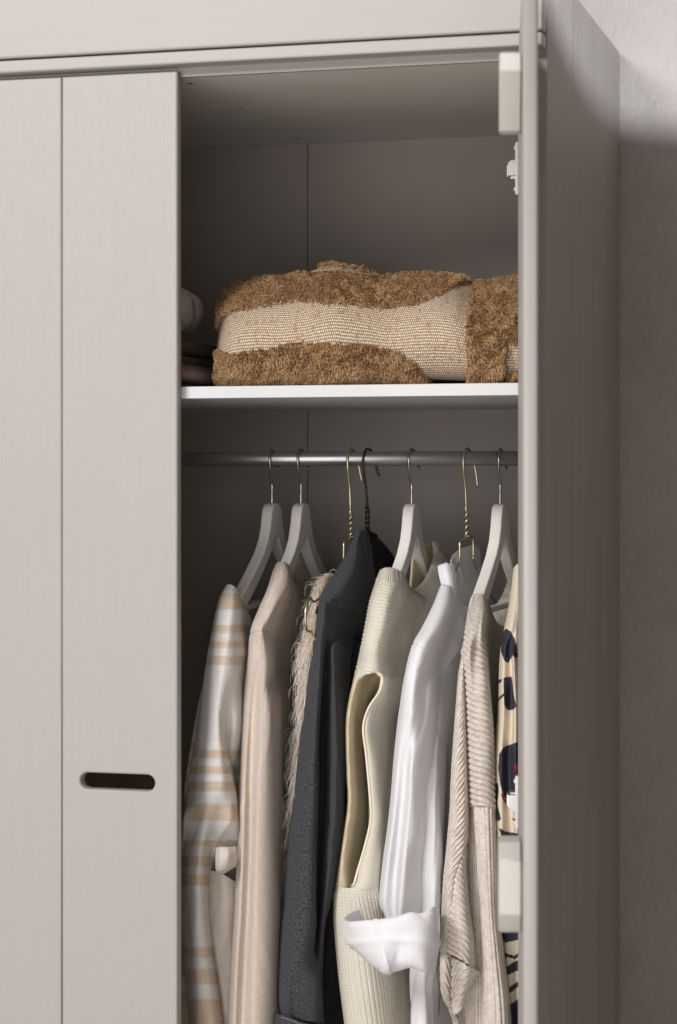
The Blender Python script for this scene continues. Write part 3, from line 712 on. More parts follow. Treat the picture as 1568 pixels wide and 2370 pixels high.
# -- 4 charcoal shirt
g = garment('shirt', -.3015, 'charcoal grey brushed cotton shirt on the black wire hanger', 'shirt')
rows = [
 [(826, 1229, .255), (829, 1227, .25), (834, 1227, .25), (840, 1228, .255), (846, 1230, .26), (850, 1233, .265)],
 [(814, 1256, .235), (818, 1255, .225), (826, 1256, .222), (836, 1258, .235), (848, 1262, .26), (858, 1268, .28)],
 [(798, 1290, .20), (806, 1289, .185), (820, 1292, .182), (836, 1296, .20), (852, 1300, .24), (866, 1306, .28)],
 [(772, 1330, .16), (784, 1328, .14), (806, 1334, .135), (828, 1340, .16), (852, 1346, .22), (872, 1352, .28)],
 [(746, 1368, .13), (758, 1366, .11), (782, 1376, .105), (812, 1386, .14), (846, 1394, .20), (876, 1400, .28)],
 [(738, 1395, .115), (745, 1390, .095), (758, 1398, .088), (792, 1418, .13), (838, 1430, .20), (876, 1436, .28)],
 [(733, 1436, .105), (741, 1432, .078), (752, 1438, .074), (766, 1452, .092), (820, 1470, .18), (874, 1478, .28)],
 [(726, 1485, .10), (738, 1483, .066), (750, 1486, .070), (760, 1490, .10), (778, 1496, .088), (822, 1506, .17)],
 [(716, 1545, .10), (732, 1543, .062), (746, 1545, .066), (755, 1548, .115), (774, 1552, .080), (814, 1560, .16)],
 [(706, 1620, .10), (726, 1618, .058), (742, 1620, .062), (752, 1622, .125), (774, 1624, .070), (806, 1630, .12)],
 [(692, 1720, .10), (716, 1718, .054), (738, 1720, .058), (748, 1722, .13), (774, 1722, .064), (803, 1726, .10)],
 [(679, 1850, .10), (706, 1848, .050), (735, 1850, .054), (745, 1852, .13), (774, 1850, .060), (801, 1852, .10)],
 [(666, 1945, .10), (696, 1943, .048), (731, 1945, .052), (741, 1947, .13), (768, 1945, .060), (797, 1947, .10)],
 [(657, 2063, .10), (690, 2061, .047), (729, 2063, .052), (737, 2065, .13), (757, 2063, .066), (774, 2065, .10)],
 [(649, 2143, .10), (680, 2141, .048), (728, 2143, .054), (735, 2145, .13), (745, 2143, .075), (754, 2145, .10)],
 [(641, 2249, .10), (668, 2247, .050), (700, 2249, .048), (732, 2250, .065), (741, 2251, .09), (748, 2252, .11)],
 [(640, 2310, .10), (664, 2308, .052), (700, 2310, .050), (735, 2312, .060), (745, 2314, .09), (750, 2316, .11)],
 [(646, 2350, .10), (668, 2350, .060), (702, 2362, .056), (734, 2366, .062), (745, 2368, .09), (752, 2370, .11)]]
def shirt_d(u, v, px, py, yD):
    d = -.004*np.exp(-((px-(676+.02*(2350-py)))/5)**2)*np.clip((py-2180)/120, 0, 1)      # gathers above the cuff
    line = np.interp(py, [1386, 1430, 1500], [757, 772, 806]); d = d-.0011*np.exp(-((px-line)/2.0)**2)*(py < 1560)*(py > 1380)
    yk = 1496-(px-800)*.03; d = d-.0010*np.exp(-((py-yk)/2.0)**2)*(px > 808)
    return d
sheet('sleeve', rows, M['denim'], g, 12, 24, None, .0014, (.0014, 51, (50, 160), (1, 7)), shirt_d, cre=(105, 60, .0013, (.04, .25), (.002, .007), .2))
rows = [[(640, 2347, .085), (664, 2353, .050), (700, 2366, .046), (738, 2374, .060), (752, 2376, .09)], [(634, 2372, .085), (660, 2378, .048), (698, 2390, .044), (738, 2398, .060), (752, 2398, .09)], [(630, 2450, .085), (656, 2456, .048), (694, 2464, .044), (736, 2470, .060), (752, 2470, .09)]]
sheet('cuff', rows, M['denim'], g, 10, 16, .03, .002, (.0006, 52, (50, 160), (1, 7)))
def stitching(pts, mt, parent, step=.0032):
    P = cr(np.array([U(*p) for p in pts]), 12); L = np.concatenate([[0], np.cumsum(np.linalg.norm(np.diff(P, axis=0), axis=1))]); bm = bmesh.new()
    for k in range(int(L[-1]/step)):
        a = np.array([np.interp(k*step, L, P[:, i]) for i in range(3)]); b = np.array([np.interp(k*step+step*.6, L, P[:, i]) for i in range(3)])
        t_ = tube_mesh('t', np.array([a, (a+b)/2, b]), .00035, 5); bm.from_mesh(t_); bpy.data.meshes.remove(t_)
    me = bpy.data.meshes.new('stitching'); bm.to_mesh(me); bm.free(); o = link('stitching', me, mt, parent); o['kind'] = 'stuff'; return o
M['thread'] = mat('pale_thread', (.45, .42, .38), .8)
stitching([(641, 2352, .080), (664, 2358, .046), (700, 2371, .042), (738, 2379, .056)], M['thread'], g)
# body front below the yoke and lower body, with shade put into the cotton colour
rows = [[(806, 1470, .19), (820, 1470, .18), (845, 1472, .19), (880, 1478, .28)], [(803, 1500, .175), (822, 1502, .165), (846, 1506, .18), (880, 1510, .28)],
        [(800, 1600, .16), (814, 1602, .17), (836, 1606, .18), (870, 1610, .28)], [(790, 1750, .15), (806, 1750, .16), (826, 1752, .19), (860, 1760, .28)],
        [(770, 1950, .14), (796, 1950, .14), (812, 1952, .18), (850, 1960, .28)], [(752, 2100, .13), (776, 2100, .13), (796, 2105, .16), (840, 2110, .28)],
        [(740, 2250, .13), (762, 2250, .13), (778, 2252, .15), (830, 2255, .28)], [(740, 2460, .13), (764, 2460, .13), (786, 2460, .15), (830, 2460, .28)]]
sheet('front', rows, M['denim_shaded'], g, 10, 22, None, .0014, (.003, 53, (50, 140), (1, 7)), cre=(106, 30, .0016))
# standing collar: near leaf, dark hollow, far leaf
rows = [[(829, 1228, .255), (838, 1225, .262), (846, 1227, .27), (853, 1232, .275)], [(832, 1250, .24), (846, 1252, .252), (856, 1262, .27), (862, 1272, .28)], [(834, 1290, .235), (850, 1298, .245), (861, 1306, .26), (866, 1314, .275)], [(846, 1336, .24), (856, 1344, .25), (866, 1350, .26), (872, 1352, .275)]]
sheet('collar', rows, M['denim'], g, 8, 10, None, .003, (.0008, 55))
rows = [[(848, 1229, .31), (860, 1230, .33), (872, 1240, .35), (884, 1252, .37), (892, 1262, .39)], [(856, 1262, .30), (868, 1262, .32), (882, 1268, .34), (896, 1278, .37), (910, 1286, .40)], [(862, 1310, .30), (876, 1308, .32), (892, 1308, .35), (912, 1312, .38), (932, 1322, .42)], [(868, 1380, .30), (884, 1375, .33), (904, 1370, .36), (924, 1368, .39), (950, 1368, .44)], [(870, 1480, .30), (890, 1475, .33), (910, 1470, .36), (930, 1468, .40), (960, 1468, .46)]]
sheet('collar', rows, M['denim_shaded'], g, 8, 10, None, .003, (.001, 56))
body_bag('body', -.310, M['denim_shaded'], g, 1.33, .72, .14, .50, .012, 8)

# -- 5 cream sleeveless knit
g = garment('knit_vest', -.2397, 'cream sleeveless knit with a deep ribbed armhole', 'knit vest')
def ribs5(u, v, px, py, yD):
    low = np.clip((py-2040)/60, 0, 1)
    wide = np.clip((2300-px-0*py)/1, 0, 1)
    per = .0062
    d = .0013*np.abs(np.sin(u*math.pi/per))*low
    sh = (px < 935)*(py < 1345); d = d+.0012*np.sin(u*6.283/.0036)*sh
    # purl bumps down the shoulder strip
    strip = np.interp(py, [1340, 1440, 1540, 1600], [930, 905, 880, 860]); m = np.clip((strip-px)/8, 0, 1)*(py > 1340)*(py < 1560)
    d = d+m*.0009*np.sin(v*6.283/.0055)*(.65+.35*np.sin(u*6.283/.0045))
    return d
rowsA = [
 [(879, 1322, .185), (889, 1315, .172), (900, 1314, .168), (912, 1315, .168), (924, 1319, .175), (933, 1327, .19), (940, 1338, .21)],
 [(867, 1355, .155), (878, 1350, .138), (895, 1350, .13), (912, 1354, .135), (928, 1358, .155), (942, 1360, .20), (958, 1366, .25)],
 [(856, 1391, .13), (866, 1390, .112), (884, 1392, .105), (903, 1395, .112), (925, 1396, .155), (955, 1398, .22), (1000, 1394, .31)],
 [(847, 1438, .115), (857, 1437, .095), (876, 1440, .088), (897, 1443, .10), (922, 1444, .16), (960, 1446, .24), (1010, 1444, .34)],
 [(836, 1495, .10), (846, 1494, .082), (864, 1496, .075), (884, 1499, .088), (915, 1500, .155), (958, 1502, .24), (1010, 1500, .34)],
 [(827, 1540, .10), (837, 1538, .078), (852, 1541, .068), (873, 1550, .070), (893, 1559, .092), (940, 1560, .20), (1005, 1560, .34)],
 [(818, 1578, .10), (827, 1572, .078), (842, 1562, .068), (868, 1558, .070), (890, 1570, .088), (935, 1572, .19), (1005, 1572, .34)]]
sheet('shoulder', rowsA, M['cream'], g, 14, 22, None, .003, (.0006, 61, (50, 150), (1, 7)), ribs5, cre=(112, 14, .0010, (.06, .2), (.004, .010), .3))
# front panel: from the front rim of the armhole towards the back of the wardrobe
rowsB = [
 [(871, 1556, .069), (880, 1556, .072), (893, 1559, .092), (915, 1560, .14), (955, 1560, .23), (1005, 1560, .34)],
 [(884, 1568, .072), (889, 1570, .076), (899, 1572, .098), (920, 1574, .15), (955, 1576, .235), (1002, 1576, .34)],
 [(878, 1602, .080), (885, 1604, .084), (896, 1606, .105), (915, 1608, .15), (950, 1610, .23), (998, 1610, .34)],
 [(852, 1640, .090), (863, 1642, .090), (880, 1644, .110), (903, 1646, .15), (940, 1648, .23), (990, 1648, .34)],
 [(840, 1685, .094), (852, 1686, .090), (872, 1688, .110), (898, 1690, .15), (935, 1692, .23), (985, 1692, .34)],
 [(847, 1749, .096), (858, 1750, .092), (876, 1752, .108), (900, 1754, .15), (935, 1756, .23), (980, 1756, .34)],
 [(856, 1850, .098), (866, 1851, .094), (882, 1852, .108), (903, 1853, .15), (935, 1855, .23), (975, 1855, .34)],
 [(857, 1900, .098), (867, 1901, .092), (884, 1902, .105), (903, 1903, .14), (930, 1905, .21), (970, 1905, .32)],
 [(842, 1965, .094), (855, 1966, .086), (874, 1968, .095), (895, 1970, .12), (925, 1972, .20), (965, 1972, .30)],
 [(828, 2012, .090), (843, 2013, .080), (865, 2015, .085), (890, 2017, .11), (920, 2018, .19), (960, 2020, .29)],
 [(822, 2040, .085), (838, 2042, .074), (862, 2044, .080), (888, 2046, .105), (920, 2048, .18), (960, 2050, .28)],
 [(812, 2056, .080), (832, 2058, .070), (858, 2060, .078), (886, 2062, .10), (920, 2064, .18), (960, 2066, .28)]]
def armrim(u, v, px, py, yD):
    return .0022*np.exp(-(u/.003)**2)
sheet('front', rowsB, M['cream'], g, 14, 16, None, .003, (.0004, 62, (40, 120), (1, 7)), None, cre=(113, 16, .0013, (.1, .3), (.005, .012), .2))
RIM = [(829, 1593, .078), (848, 1568, .072), (868, 1556, .068), (880, 1559, .069), (886, 1570, .072), (884, 1584, .074), (878, 1602, .078), (853, 1640, .087), (841, 1685, .091), (848, 1749, .093), (857, 1850, .094), (858, 1900, .093), (843, 1965, .090), (829, 2012, .086), (820, 2043, .078), (810, 2051, .074)]
RIM = RIM[2:]
PR = cr(np.array([tuple(U(*p)) for p in RIM]), 6); tr_ = np.linspace(0, 1, len(PR))
link('armhole_rim', tube_mesh('armhole_rim', PR, .0015, 8, .0015*np.clip(np.minimum(tr_/.12, (1-tr_)/.1), .15, 1)), M['cream'], g)
# lower part, ribbed
rowsC = [
 [(773, 2052, .115), (783, 2052, .085), (798, 2055, .074), (812, 2055, .072), (832, 2057, .070), (858, 2059, .078), (886, 2061, .10), (920, 2063, .18), (960, 2065, .28)],
 [(771, 2080, .115), (781, 2080, .084), (798, 2083, .070), (815, 2084, .067), (835, 2085, .066), (862, 2087, .076), (890, 2089, .10), (922, 2091, .18), (962, 2093, .28)],
 [(772, 2135, .115), (783, 2135, .082), (802, 2137, .066), (822, 2138, .062), (845, 2139, .064), (872, 2141, .078), (900, 2143, .11), (930, 2145, .18), (965, 2147, .28)],
 [(780, 2230, .115), (791, 2230, .082), (810, 2232, .064), (832, 2233, .060), (856, 2234, .064), (882, 2236, .082), (910, 2238, .115), (938, 2240, .18), (968, 2242, .28)],
 [(790, 2320, .115), (801, 2320, .082), (820, 2322, .064), (842, 2323, .060), (866, 2324, .066), (892, 2326, .085), (920, 2328, .12), (946, 2330, .18), (972, 2332, .28)],
 [(800, 2400, .115), (811, 2400, .082), (830, 2402, .064), (852, 2403, .060), (875, 2404, .066), (900, 2406, .085), (926, 2408, .12), (950, 2410, .18), (974, 2412, .28)],
 [(804, 2480, .115), (815, 2480, .082), (834, 2482, .064), (856, 2483, .060), (879, 2484, .066), (904, 2486, .085), (930, 2488, .12), (954, 2490, .18), (976, 2492, .28)]]
sheet('rib_hem', rowsC, M['cream'], g, 36, 20, None, 0, (.0008, 63, (40, 120), (1, 7)), lambda u, v, px, py, yD: (lambda ph: -.0022*np.exp(-((.0035-np.abs((ph/.007) % 1-.5)*.007)/.0008)**2))(u-.03*v)*np.clip((py-2052)/40, 0, 1))
# back panel whose inside shows through the armhole
rowsD = [
 [(826, 1545, .105), (832, 1545, .085), (846, 1550, .085), (862, 1556, .11), (882, 1562, .16), (905, 1565, .22)],
 [(818, 1580, .10), (822, 1578, .078), (832, 1580, .085), (850, 1584, .125), (875, 1590, .18), (905, 1592, .24)],
 [(809, 1620, .10), (813, 1618, .074), (822, 1620, .084), (842, 1624, .13), (868, 1628, .19), (900, 1630, .24)],
 [(802, 1665, .10), (806, 1664, .072), (815, 1666, .084), (835, 1670, .13), (862, 1672, .19), (895, 1674, .24)],
 [(801, 1720, .10), (805, 1720, .072), (815, 1722, .085), (835, 1724, .13), (862, 1726, .19), (892, 1728, .24)],
 [(803, 1790, .10), (807, 1790, .072), (818, 1792, .086), (838, 1794, .13), (864, 1796, .19), (892, 1798, .24)],
 [(805, 1860, .10), (809, 1860, .073), (820, 1862, .086), (840, 1864, .13), (866, 1866, .19), (892, 1868, .24)],
 [(795, 1935, .10), (799, 1935, .074), (810, 1937, .084), (830, 1939, .125), (858, 1941, .18), (885, 1943, .24)],
 [(786, 1990, .105), (791, 1990, .076), (801, 1992, .082), (820, 1994, .115), (845, 1996, .16), (872, 1998, .22)],
 [(777, 2040, .11), (785, 2040, .080), (799, 2042, .078), (812, 2044, .095), (832, 2046, .13), (860, 2048, .20)],
 [(773, 2062, .115), (783, 2062, .088), (800, 2064, .082), (816, 2066, .10), (836, 2068, .13), (862, 2070, .20)]]
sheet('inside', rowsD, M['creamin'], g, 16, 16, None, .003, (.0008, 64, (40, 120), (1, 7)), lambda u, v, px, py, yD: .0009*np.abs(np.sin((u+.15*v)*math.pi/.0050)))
# neckband and far shoulder
rows = [[(944, 1352, .23), (954, 1363, .255), (966, 1359, .28), (980, 1344, .31), (993, 1322, .34), (1002, 1295, .37), (1005, 1270, .40), (1000, 1252, .43)],
        [(944, 1362, .225), (956, 1374, .25), (970, 1370, .275), (986, 1355, .305), (1001, 1332, .335), (1012, 1304, .365), (1015, 1275, .40), (1008, 1253, .43)],
        [(944, 1380, .225), (960, 1396, .25), (980, 1394, .275), (1000, 1380, .305), (1018, 1355, .335), (1030, 1325, .365), (1033, 1298, .40), (1020, 1266, .43)],
        [(944, 1420, .225), (966, 1432, .25), (990, 1430, .275), (1015, 1420, .305), (1035, 1400, .335), (1050, 1370, .37), (1056, 1340, .41), (1050, 1310, .45)],
        [(944, 1480, .225), (968, 1485, .25), (995, 1485, .275), (1025, 1480, .305), (1045, 1470, .34), (1065, 1450, .38), (1075, 1430, .42), (1080, 1410, .46)]]
sheet('neckband', rows, M['cream'], g, 16, 10, None, .004, (.0006, 65), lambda u, v, px, py, yD: .0006*np.sin(u*6.283/.0040))
rows = [[(957, 1300, .33), (962, 1275, .35), (975, 1268, .38), (990, 1260, .41), (1000, 1255, .43)], [(955, 1330, .33), (966, 1305, .35), (980, 1296, .38), (994, 1288, .41), (1006, 1280, .43)], [(952, 1370, .33), (966, 1340, .35), (982, 1325, .38), (998, 1315, .41), (1010, 1310, .43)], [(956, 1420, .33), (972, 1400, .35), (990, 1380, .38), (1004, 1360, .41), (1016, 1350, .43)]]
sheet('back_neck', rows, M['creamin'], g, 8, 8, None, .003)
body_bag('body', -.250, M['cream'], g, 1.28, .72, .13, .50, .012, 10)

# -- 6 white cotton shirt
g = garment('shirt', -.1635, 'crisp white cotton shirt with a rolled sleeve cuff', 'shirt')
rows = [
 [(1020, 1356, .21), (1024, 1353, .20), (1032, 1354, .195), (1042, 1356, .20), (1050, 1362, .22), (1056, 1372, .24)],
 [(1001, 1404, .17), (1008, 1402, .155), (1024, 1402, .15), (1044, 1404, .17), (1060, 1410, .22), (1074, 1424, .27)],
 [(976, 1454, .13), (986, 1452, .115), (1006, 1452, .11), (1032, 1454, .14), (1056, 1456, .21), (1084, 1460, .29)],
 [(956, 1489, .11), (966, 1488, .09), (988, 1490, .088), (1018, 1492, .13), (1050, 1494, .21), (1085, 1496, .30)],
 [(943, 1534, .10), (952, 1533, .078), (976, 1535, .078), (1002, 1538, .12), (1040, 1540, .20), (1084, 1542, .30)],
 [(933, 1584, .10), (941, 1583, .072), (962, 1585, .066), (984, 1588, .10), (1012, 1590, .13), (1080, 1592, .30)],
 [(922, 1660, .10), (932, 1659, .068), (954, 1661, .058), (978, 1664, .082), (1006, 1666, .12), (1076, 1668, .30)],
 [(912, 1750, .10), (922, 1749, .064), (942, 1751, .062), (958, 1752, .052), (984, 1756, .082), (1030, 1758, .17)],
 [(904, 1850, .10), (914, 1849, .062), (932, 1851, .066), (950, 1852, .050), (978, 1855, .078), (1024, 1858, .16)],
 [(895, 1930, .10), (906, 1929, .062), (924, 1931, .068), (943, 1932, .050), (975, 1935, .076), (1022, 1938, .15)],
 [(886, 1995, .10), (898, 1994, .062), (917, 1996, .070), (938, 1997, .046), (974, 2000, .088), (1022, 2002, .15)],
 [(878, 2086, .085), (889, 2082, .060), (912, 2083, .066), (930, 2084, .045), (974, 2086, .085), (1022, 2088, .15)],
 [(890, 2122, .08), (898, 2128, .064), (914, 2132, .066), (928, 2134, .05), (960, 2136, .085), (1010, 2138, .13)],
 [(894, 2170, .08), (902, 2176, .066), (916, 2180, .068), (928, 2182, .055), (958, 2184, .085), (1005, 2186, .13)]]
def sh6(u, v, px, py, yD):
    return -.0010*np.exp(-((py-(1489+.22*(px-956)))/2.2)**2)*(px < 985)
sheet('sleeve', rows, M['white'], g, 12, 22, None, .0010, (.0010, 71, (40, 150), (1, 7)), sh6, cre=(114, 90, .0009, (.04, .30), (.0012, .005), .16))
# body behind the sleeve, hanging down to the tail
rows = [[(975, 1560, 0.190), (1000, 1560, 0.180), (1030, 1562, 0.230), (1080, 1566, 0.340)], [(972, 1700, 0.150), (1000, 1700, 0.135), (1024, 1702, 0.150), (1072, 1706, 0.295)], [(966, 1850, 0.110), (996, 1850, 0.095), (1020, 1852, 0.110), (1050, 1856, 0.220)],
        [(960, 2000, 0.100), (994, 2000, 0.085), (1020, 2002, 0.100), (1036, 2006, 0.200)], [(955, 2150, 0.100), (988, 2150, 0.080), (1014, 2152, 0.090), (1030, 2156, 0.180)], [(951, 2260, 0.090), (975, 2260, 0.070), (997, 2262, 0.080), (1022, 2266, 0.120)],
        [(951, 2330, 0.090), (972, 2330, 0.070), (996, 2332, 0.080), (1020, 2336, 0.140)], [(951, 2460, 0.090), (974, 2460, 0.070), (996, 2462, 0.080), (1018, 2466, 0.140)]]
sheet('front', rows, M['white'], g, 12, 22, None, .0010, (.0045, 72, (50, 170), (1, 5)), cre=(107, 40, .0018, (.1, .4), (.002, .007), .12))
# collar (near leaf standing) and placket
rows = [[(1014, 1313, .225), (1022, 1307, .222), (1033, 1304, .222), (1044, 1307, .23), (1051, 1316, .24)], [(1017, 1330, .218), (1026, 1327, .212), (1038, 1326, .212), (1050, 1329, .222), (1058, 1338, .24)], [(1022, 1350, .212), (1030, 1350, .205), (1042, 1351, .205), (1053, 1354, .215), (1058, 1362, .24)], [(1025, 1362, .21), (1034, 1362, .205), (1044, 1368, .208), (1053, 1378, .215), (1057, 1392, .24)]]
sheet('collar', rows, M['white'], g, 10, 10, .02, .0016, (.0006, 73, (50, 120), (1, 7)))
P_ = [U(1036, 1360, .205), U(1046, 1378, .21), U(1054, 1398, .225), U(1064, 1420, .245), U(1077, 1444, .27)]
tube('placket', [tuple(p) for p in P_], .0014, M['white'], g, 5, 8)
# far inside of the collar and yoke
rows = [[(1044, 1299, .33), (1052, 1282, .35), (1066, 1271, .37), (1082, 1265, .39), (1098, 1261, .41), (1112, 1268, .43)],
        [(1050, 1330, .33), (1062, 1316, .35), (1076, 1308, .37), (1090, 1304, .39), (1103, 1302, .41), (1114, 1302, .43)],
        [(1056, 1370, .33), (1068, 1362, .35), (1082, 1358, .37), (1095, 1356, .39), (1108, 1354, .41), (1120, 1352, .43)],
        [(1062, 1420, .32), (1076, 1416, .34), (1092, 1414, .37), (1108, 1412, .39), (1122, 1410, .41), (1136, 1408, .43)],
        [(1074, 1470, .32), (1090, 1468, .34), (1106, 1466, .37), (1122, 1464, .39), (1136, 1462, .41), (1150, 1460, .43)]]
sheet('yoke', rows, M['white'], g, 10, 12, None, .0012, (.0016, 74, (50, 120), (1, 9)), lambda u, v, px, py, yD: -.001*np.exp(-((py-(1352-(px-1060)*.9))/1.6)**2), cre=(108, 18, .0012, (.03, .12), (.0015, .004), .5))
rows = [[(1056, 1392, .24), (1066, 1398, .26), (1082, 1404, .29), (1100, 1410, .33)], [(1066, 1418, .25), (1078, 1422, .27), (1092, 1428, .30), (1108, 1430, .33)], [(1078, 1446, .27), (1088, 1448, .29), (1100, 1450, .31), (1112, 1452, .34)], [(1082, 1500, .28), (1092, 1500, .30), (1104, 1500, .32), (1116, 1500, .35)]]
sheet('collar', rows, M['white'], g, 8, 8, None, .0014, (.0012, 75))
# rolled cuff, nearest the camera
rows = [
 [(797, 2127, .006), (812, 2133, -.020), (848, 2130, -.036), (882, 2126, -.042), (918, 2121, -.042), (951, 2111, -.038), (977, 2113, -.030), (1001, 2100, -.014), (1015, 2104, .014)],
 [(795, 2131, .004), (811, 2140, -.024), (848, 2140, -.041), (882, 2137, -.047), (918, 2132, -.047), (951, 2124, -.043), (979, 2124, -.034), (1004, 2115, -.018), (1017, 2120, .012)],
 [(799, 2160, .004), (820, 2165, -.024), (854, 2168, -.041), (886, 2168, -.048), (920, 2162, -.046), (953, 2160, -.043), (981, 2158, -.036), (1005, 2152, -.018), (1018, 2155, .012)],
 [(808, 2186, .006), (829, 2196, -.020), (860, 2202, -.040), (890, 2206, -.052), (922, 2202, -.044), (955, 2200, -.046), (984, 2198, -.037), (1005, 2190, -.016), (1016, 2190, .012)],
 [(830, 2208, .010), (848, 2222, -.012), (868, 2232, -.034), (892, 2240, -.050), (924, 2230, -.042), (955, 2228, -.043), (984, 2232, -.036), (1003, 2222, -.012), (1011, 2222, .012)],
 [(846, 2222, .016), (860, 2234, -.004), (875, 2246, -.022), (892, 2256, -.036), (924, 2247, -.032), (955, 2241, -.032), (984, 2250, -.028), (1002, 2238, -.006), (1009, 2233, .014)],
 [(856, 2220, .022), (866, 2232, .006), (878, 2243, -.008), (893, 2250, -.018), (924, 2243, -.016), (955, 2236, -.016), (984, 2244, -.012), (1000, 2232, .004), (1006, 2228, .018)]]
def cuffd(u, v, px, py, yD):
    return .0006*np.sin(u*55+v*90)-.0007*np.exp(-((v-.0045)/.0007)**2)+.0022*np.exp(-((px-(876+.25*(py-2150)))/5)**2)+.002*np.exp(-((py-(2176+.0006*(px-920)**2))/9)**2)
sheet('cuff', rows, M['white'], g, 18, 18, None, .0012, (.0008, 76, (40, 130), (10, 60)), cuffd, cre=(109, 16, .0010, (.03, .08), (.002, .006), .8))
rows = [[(1015, 2104, .014), (1000, 2106, .075), (960, 2116, .10), (930, 2108, .11), (875, 2093, .10), (845, 2100, .080), (819, 2110, .045), (804, 2120, .02), (797, 2127, .006)],
        [(1017, 2150, .014), (1000, 2150, .075), (960, 2150, .10), (930, 2150, .11), (880, 2145, .10), (850, 2150, .080), (826, 2155, .045), (808, 2158, .02), (799, 2160, .006)],
        [(1012, 2200, .014), (1000, 2200, .075), (960, 2200, .10), (930, 2200, .11), (885, 2195, .10), (860, 2200, .080), (838, 2200, .045), (822, 2198, .02), (812, 2192, .006)]]
sheet('cuff_inside', rows, M['white'], g, 10, 10, None, .0016, (.0016, 77, (40, 130), (10, 60)), cre=(110, 20, .0015, (.02, .07), (.0015, .004), .6))
body_bag('body', -.170, M['white'], g, 1.30, .72, .14, .50, .012, 12)

def groove(ph, per, depth, wid):
    x = np.abs((ph/per) % 1-.5)*per                      # 0 at mid-rib, per/2 at the groove
    return -depth*np.exp(-((per/2-x)/wid)**2)+.0005*np.cos(2*np.pi*((ph/per) % 1-.5))
# -- 7 oatmeal rib knit
g = garment('cardigan', -.1175, 'oatmeal rib knit cardigan with chevron ribbed sleeve, second from the right', 'cardigan')
def ribs7(u, v, px, py, yD):
    seam = np.interp(py, [1480, 1522, 1600, 1659, 1852, 2000], [1078, 1077, 1079, 1081, 1086, 1090])
    L = px < seam
    ph = np.where(L, v*1.0+(u)*1.25, v*1.0-u*.22)
    amp = .0011*np.clip((py-1440)/80, 0.12, 1)
    d = amp*(np.abs(np.sin(ph*math.pi/.0072))**.6-.6)
    d = d-.0030*np.exp(-((px-seam)/2.8)**2)*np.clip((py-1470)/60, 0, 1)
    return d
rows = [
 [(1089, 1384, .17), (1094, 1377, .162), (1101, 1374, .158), (1111, 1373, .158), (1120, 1376, .164), (1127, 1381, .18), (1130, 1388, .20)],
 [(1083, 1415, .15), (1090, 1412, .138), (1100, 1411, .132), (1112, 1411, .132), (1124, 1413, .145), (1134, 1418, .18), (1146, 1432, .23)],
 [(1076, 1459, .125), (1083, 1458, .108), (1094, 1457, .100), (1108, 1457, .104), (1119, 1460, .112), (1138, 1464, .17), (1166, 1470, .26)],
 [(1069, 1510, .11), (1074, 1509, .088), (1084, 1508, .080), (1100, 1508, .074), (1123, 1511, .088), (1141, 1514, .165), (1168, 1518, .27)],
 [(1063, 1559, .10), (1068, 1559, .080), (1079, 1558, .075), (1098, 1557, .064), (1127, 1560, .076), (1141, 1564, .15), (1166, 1568, .27)],
 [(1058, 1620, .10), (1065, 1620, .072), (1080, 1620, .078), (1100, 1618, .056), (1132, 1620, .068), (1143, 1624, .14), (1160, 1628, .26)],
 [(1053, 1684, .10), (1061, 1684, .068), (1082, 1684, .082), (1106, 1682, .053), (1138, 1684, .066), (1147, 1688, .13), (1156, 1690, .24)],
 [(1047, 1770, .10), (1056, 1770, .064), (1085, 1770, .086), (1112, 1768, .050), (1142, 1770, .066), (1149, 1774, .12), (1154, 1776, .22)],
 [(1044, 1830, .10), (1053, 1830, .060), (1086, 1830, .088), (1115, 1828, .050), (1145, 1832, .068), (1150, 1836, .14), (1154, 1838, .20)],
 [(1042, 1866, .10), (1051, 1866, .058), (1087, 1866, .090), (1116, 1864, .052), (1147, 1872, .070), (1151, 1874, .13), (1154, 1876, .19)]]
seamx = lambda y: float(np.interp(y, [1440, 1522, 1600, 1659, 1852, 1900, 1940, 1990, 2028, 2103], [1074, 1076, 1079, 1081, 1086, 1087, 1087, 1083, 1075, 1080]))
R7 = []
for r_ in rows:
    y_ = r_[2][1]; t_ = min(1, max(0, (y_-1480)/50)); q_ = list(r_)
    if y_ > 1480:
        sx_ = seamx(y_)-3; q_[0] = (sx_+(r_[0][0]-sx_)*(1-t_), y_, .10); q_[1] = (sx_+3, y_, .083); q_[2] = ((sx_+2+r_[3][0])/2, y_, .063)
    if y_ < 1500: q_ = [(p[0], p[1], p[2]-.024*min(1, (y_-1365)/45)) for p in q_[:5]]+q_[5:]
    R7.append(q_)
sheet('shoulder', R7, M['oat'], g, 16, 80, None, 0, (.0010, 81, (40, 120), (1, 7)), lambda u, v, px, py, yD: np.clip((py-1430)/80, .15, 1)*groove(v-u*.22, .0076, .0024, .0009))
# lower sleeve with chevron ribs
def ribs7b(u, v, px, py, yD):
    seam = np.interp(py, [1930, 1990, 2028, 2103, 2180], [1095, 1068, 1054, 1044, 1030])
    ph = np.where(px < seam, v*1.0+u*1.05, v*1.0-u*.50)
    d = groove(ph, .0078, .0026, .0009)
    return d-.0026*np.exp(-((px-seam)/2.4)**2)*(py > 1930)
rows = []
for y_, xl_, xr_, ym_ in ((1478, 1080, 1088, .135), (1510, 1071, 1085, .105), (1559, 1062, 1080, .084), (1620, 1057, 1081, .073), (1684, 1052, 1083, .068), (1770, 1046, 1086, .063), (1830, 1043, 1088, .059), (1866, 1042, 1089, .057), (1928, 1037, 1089, .054), (1990, 1031, 1084, .050)):
    w_ = xr_-xl_
    rows.append([(xl_, y_, .11), (xl_+w_*.16, y_, ym_+.008), (xl_+w_*.5, y_-1, ym_), (xl_+w_*.84, y_, ym_+.014), (xr_+3, y_, .125)])
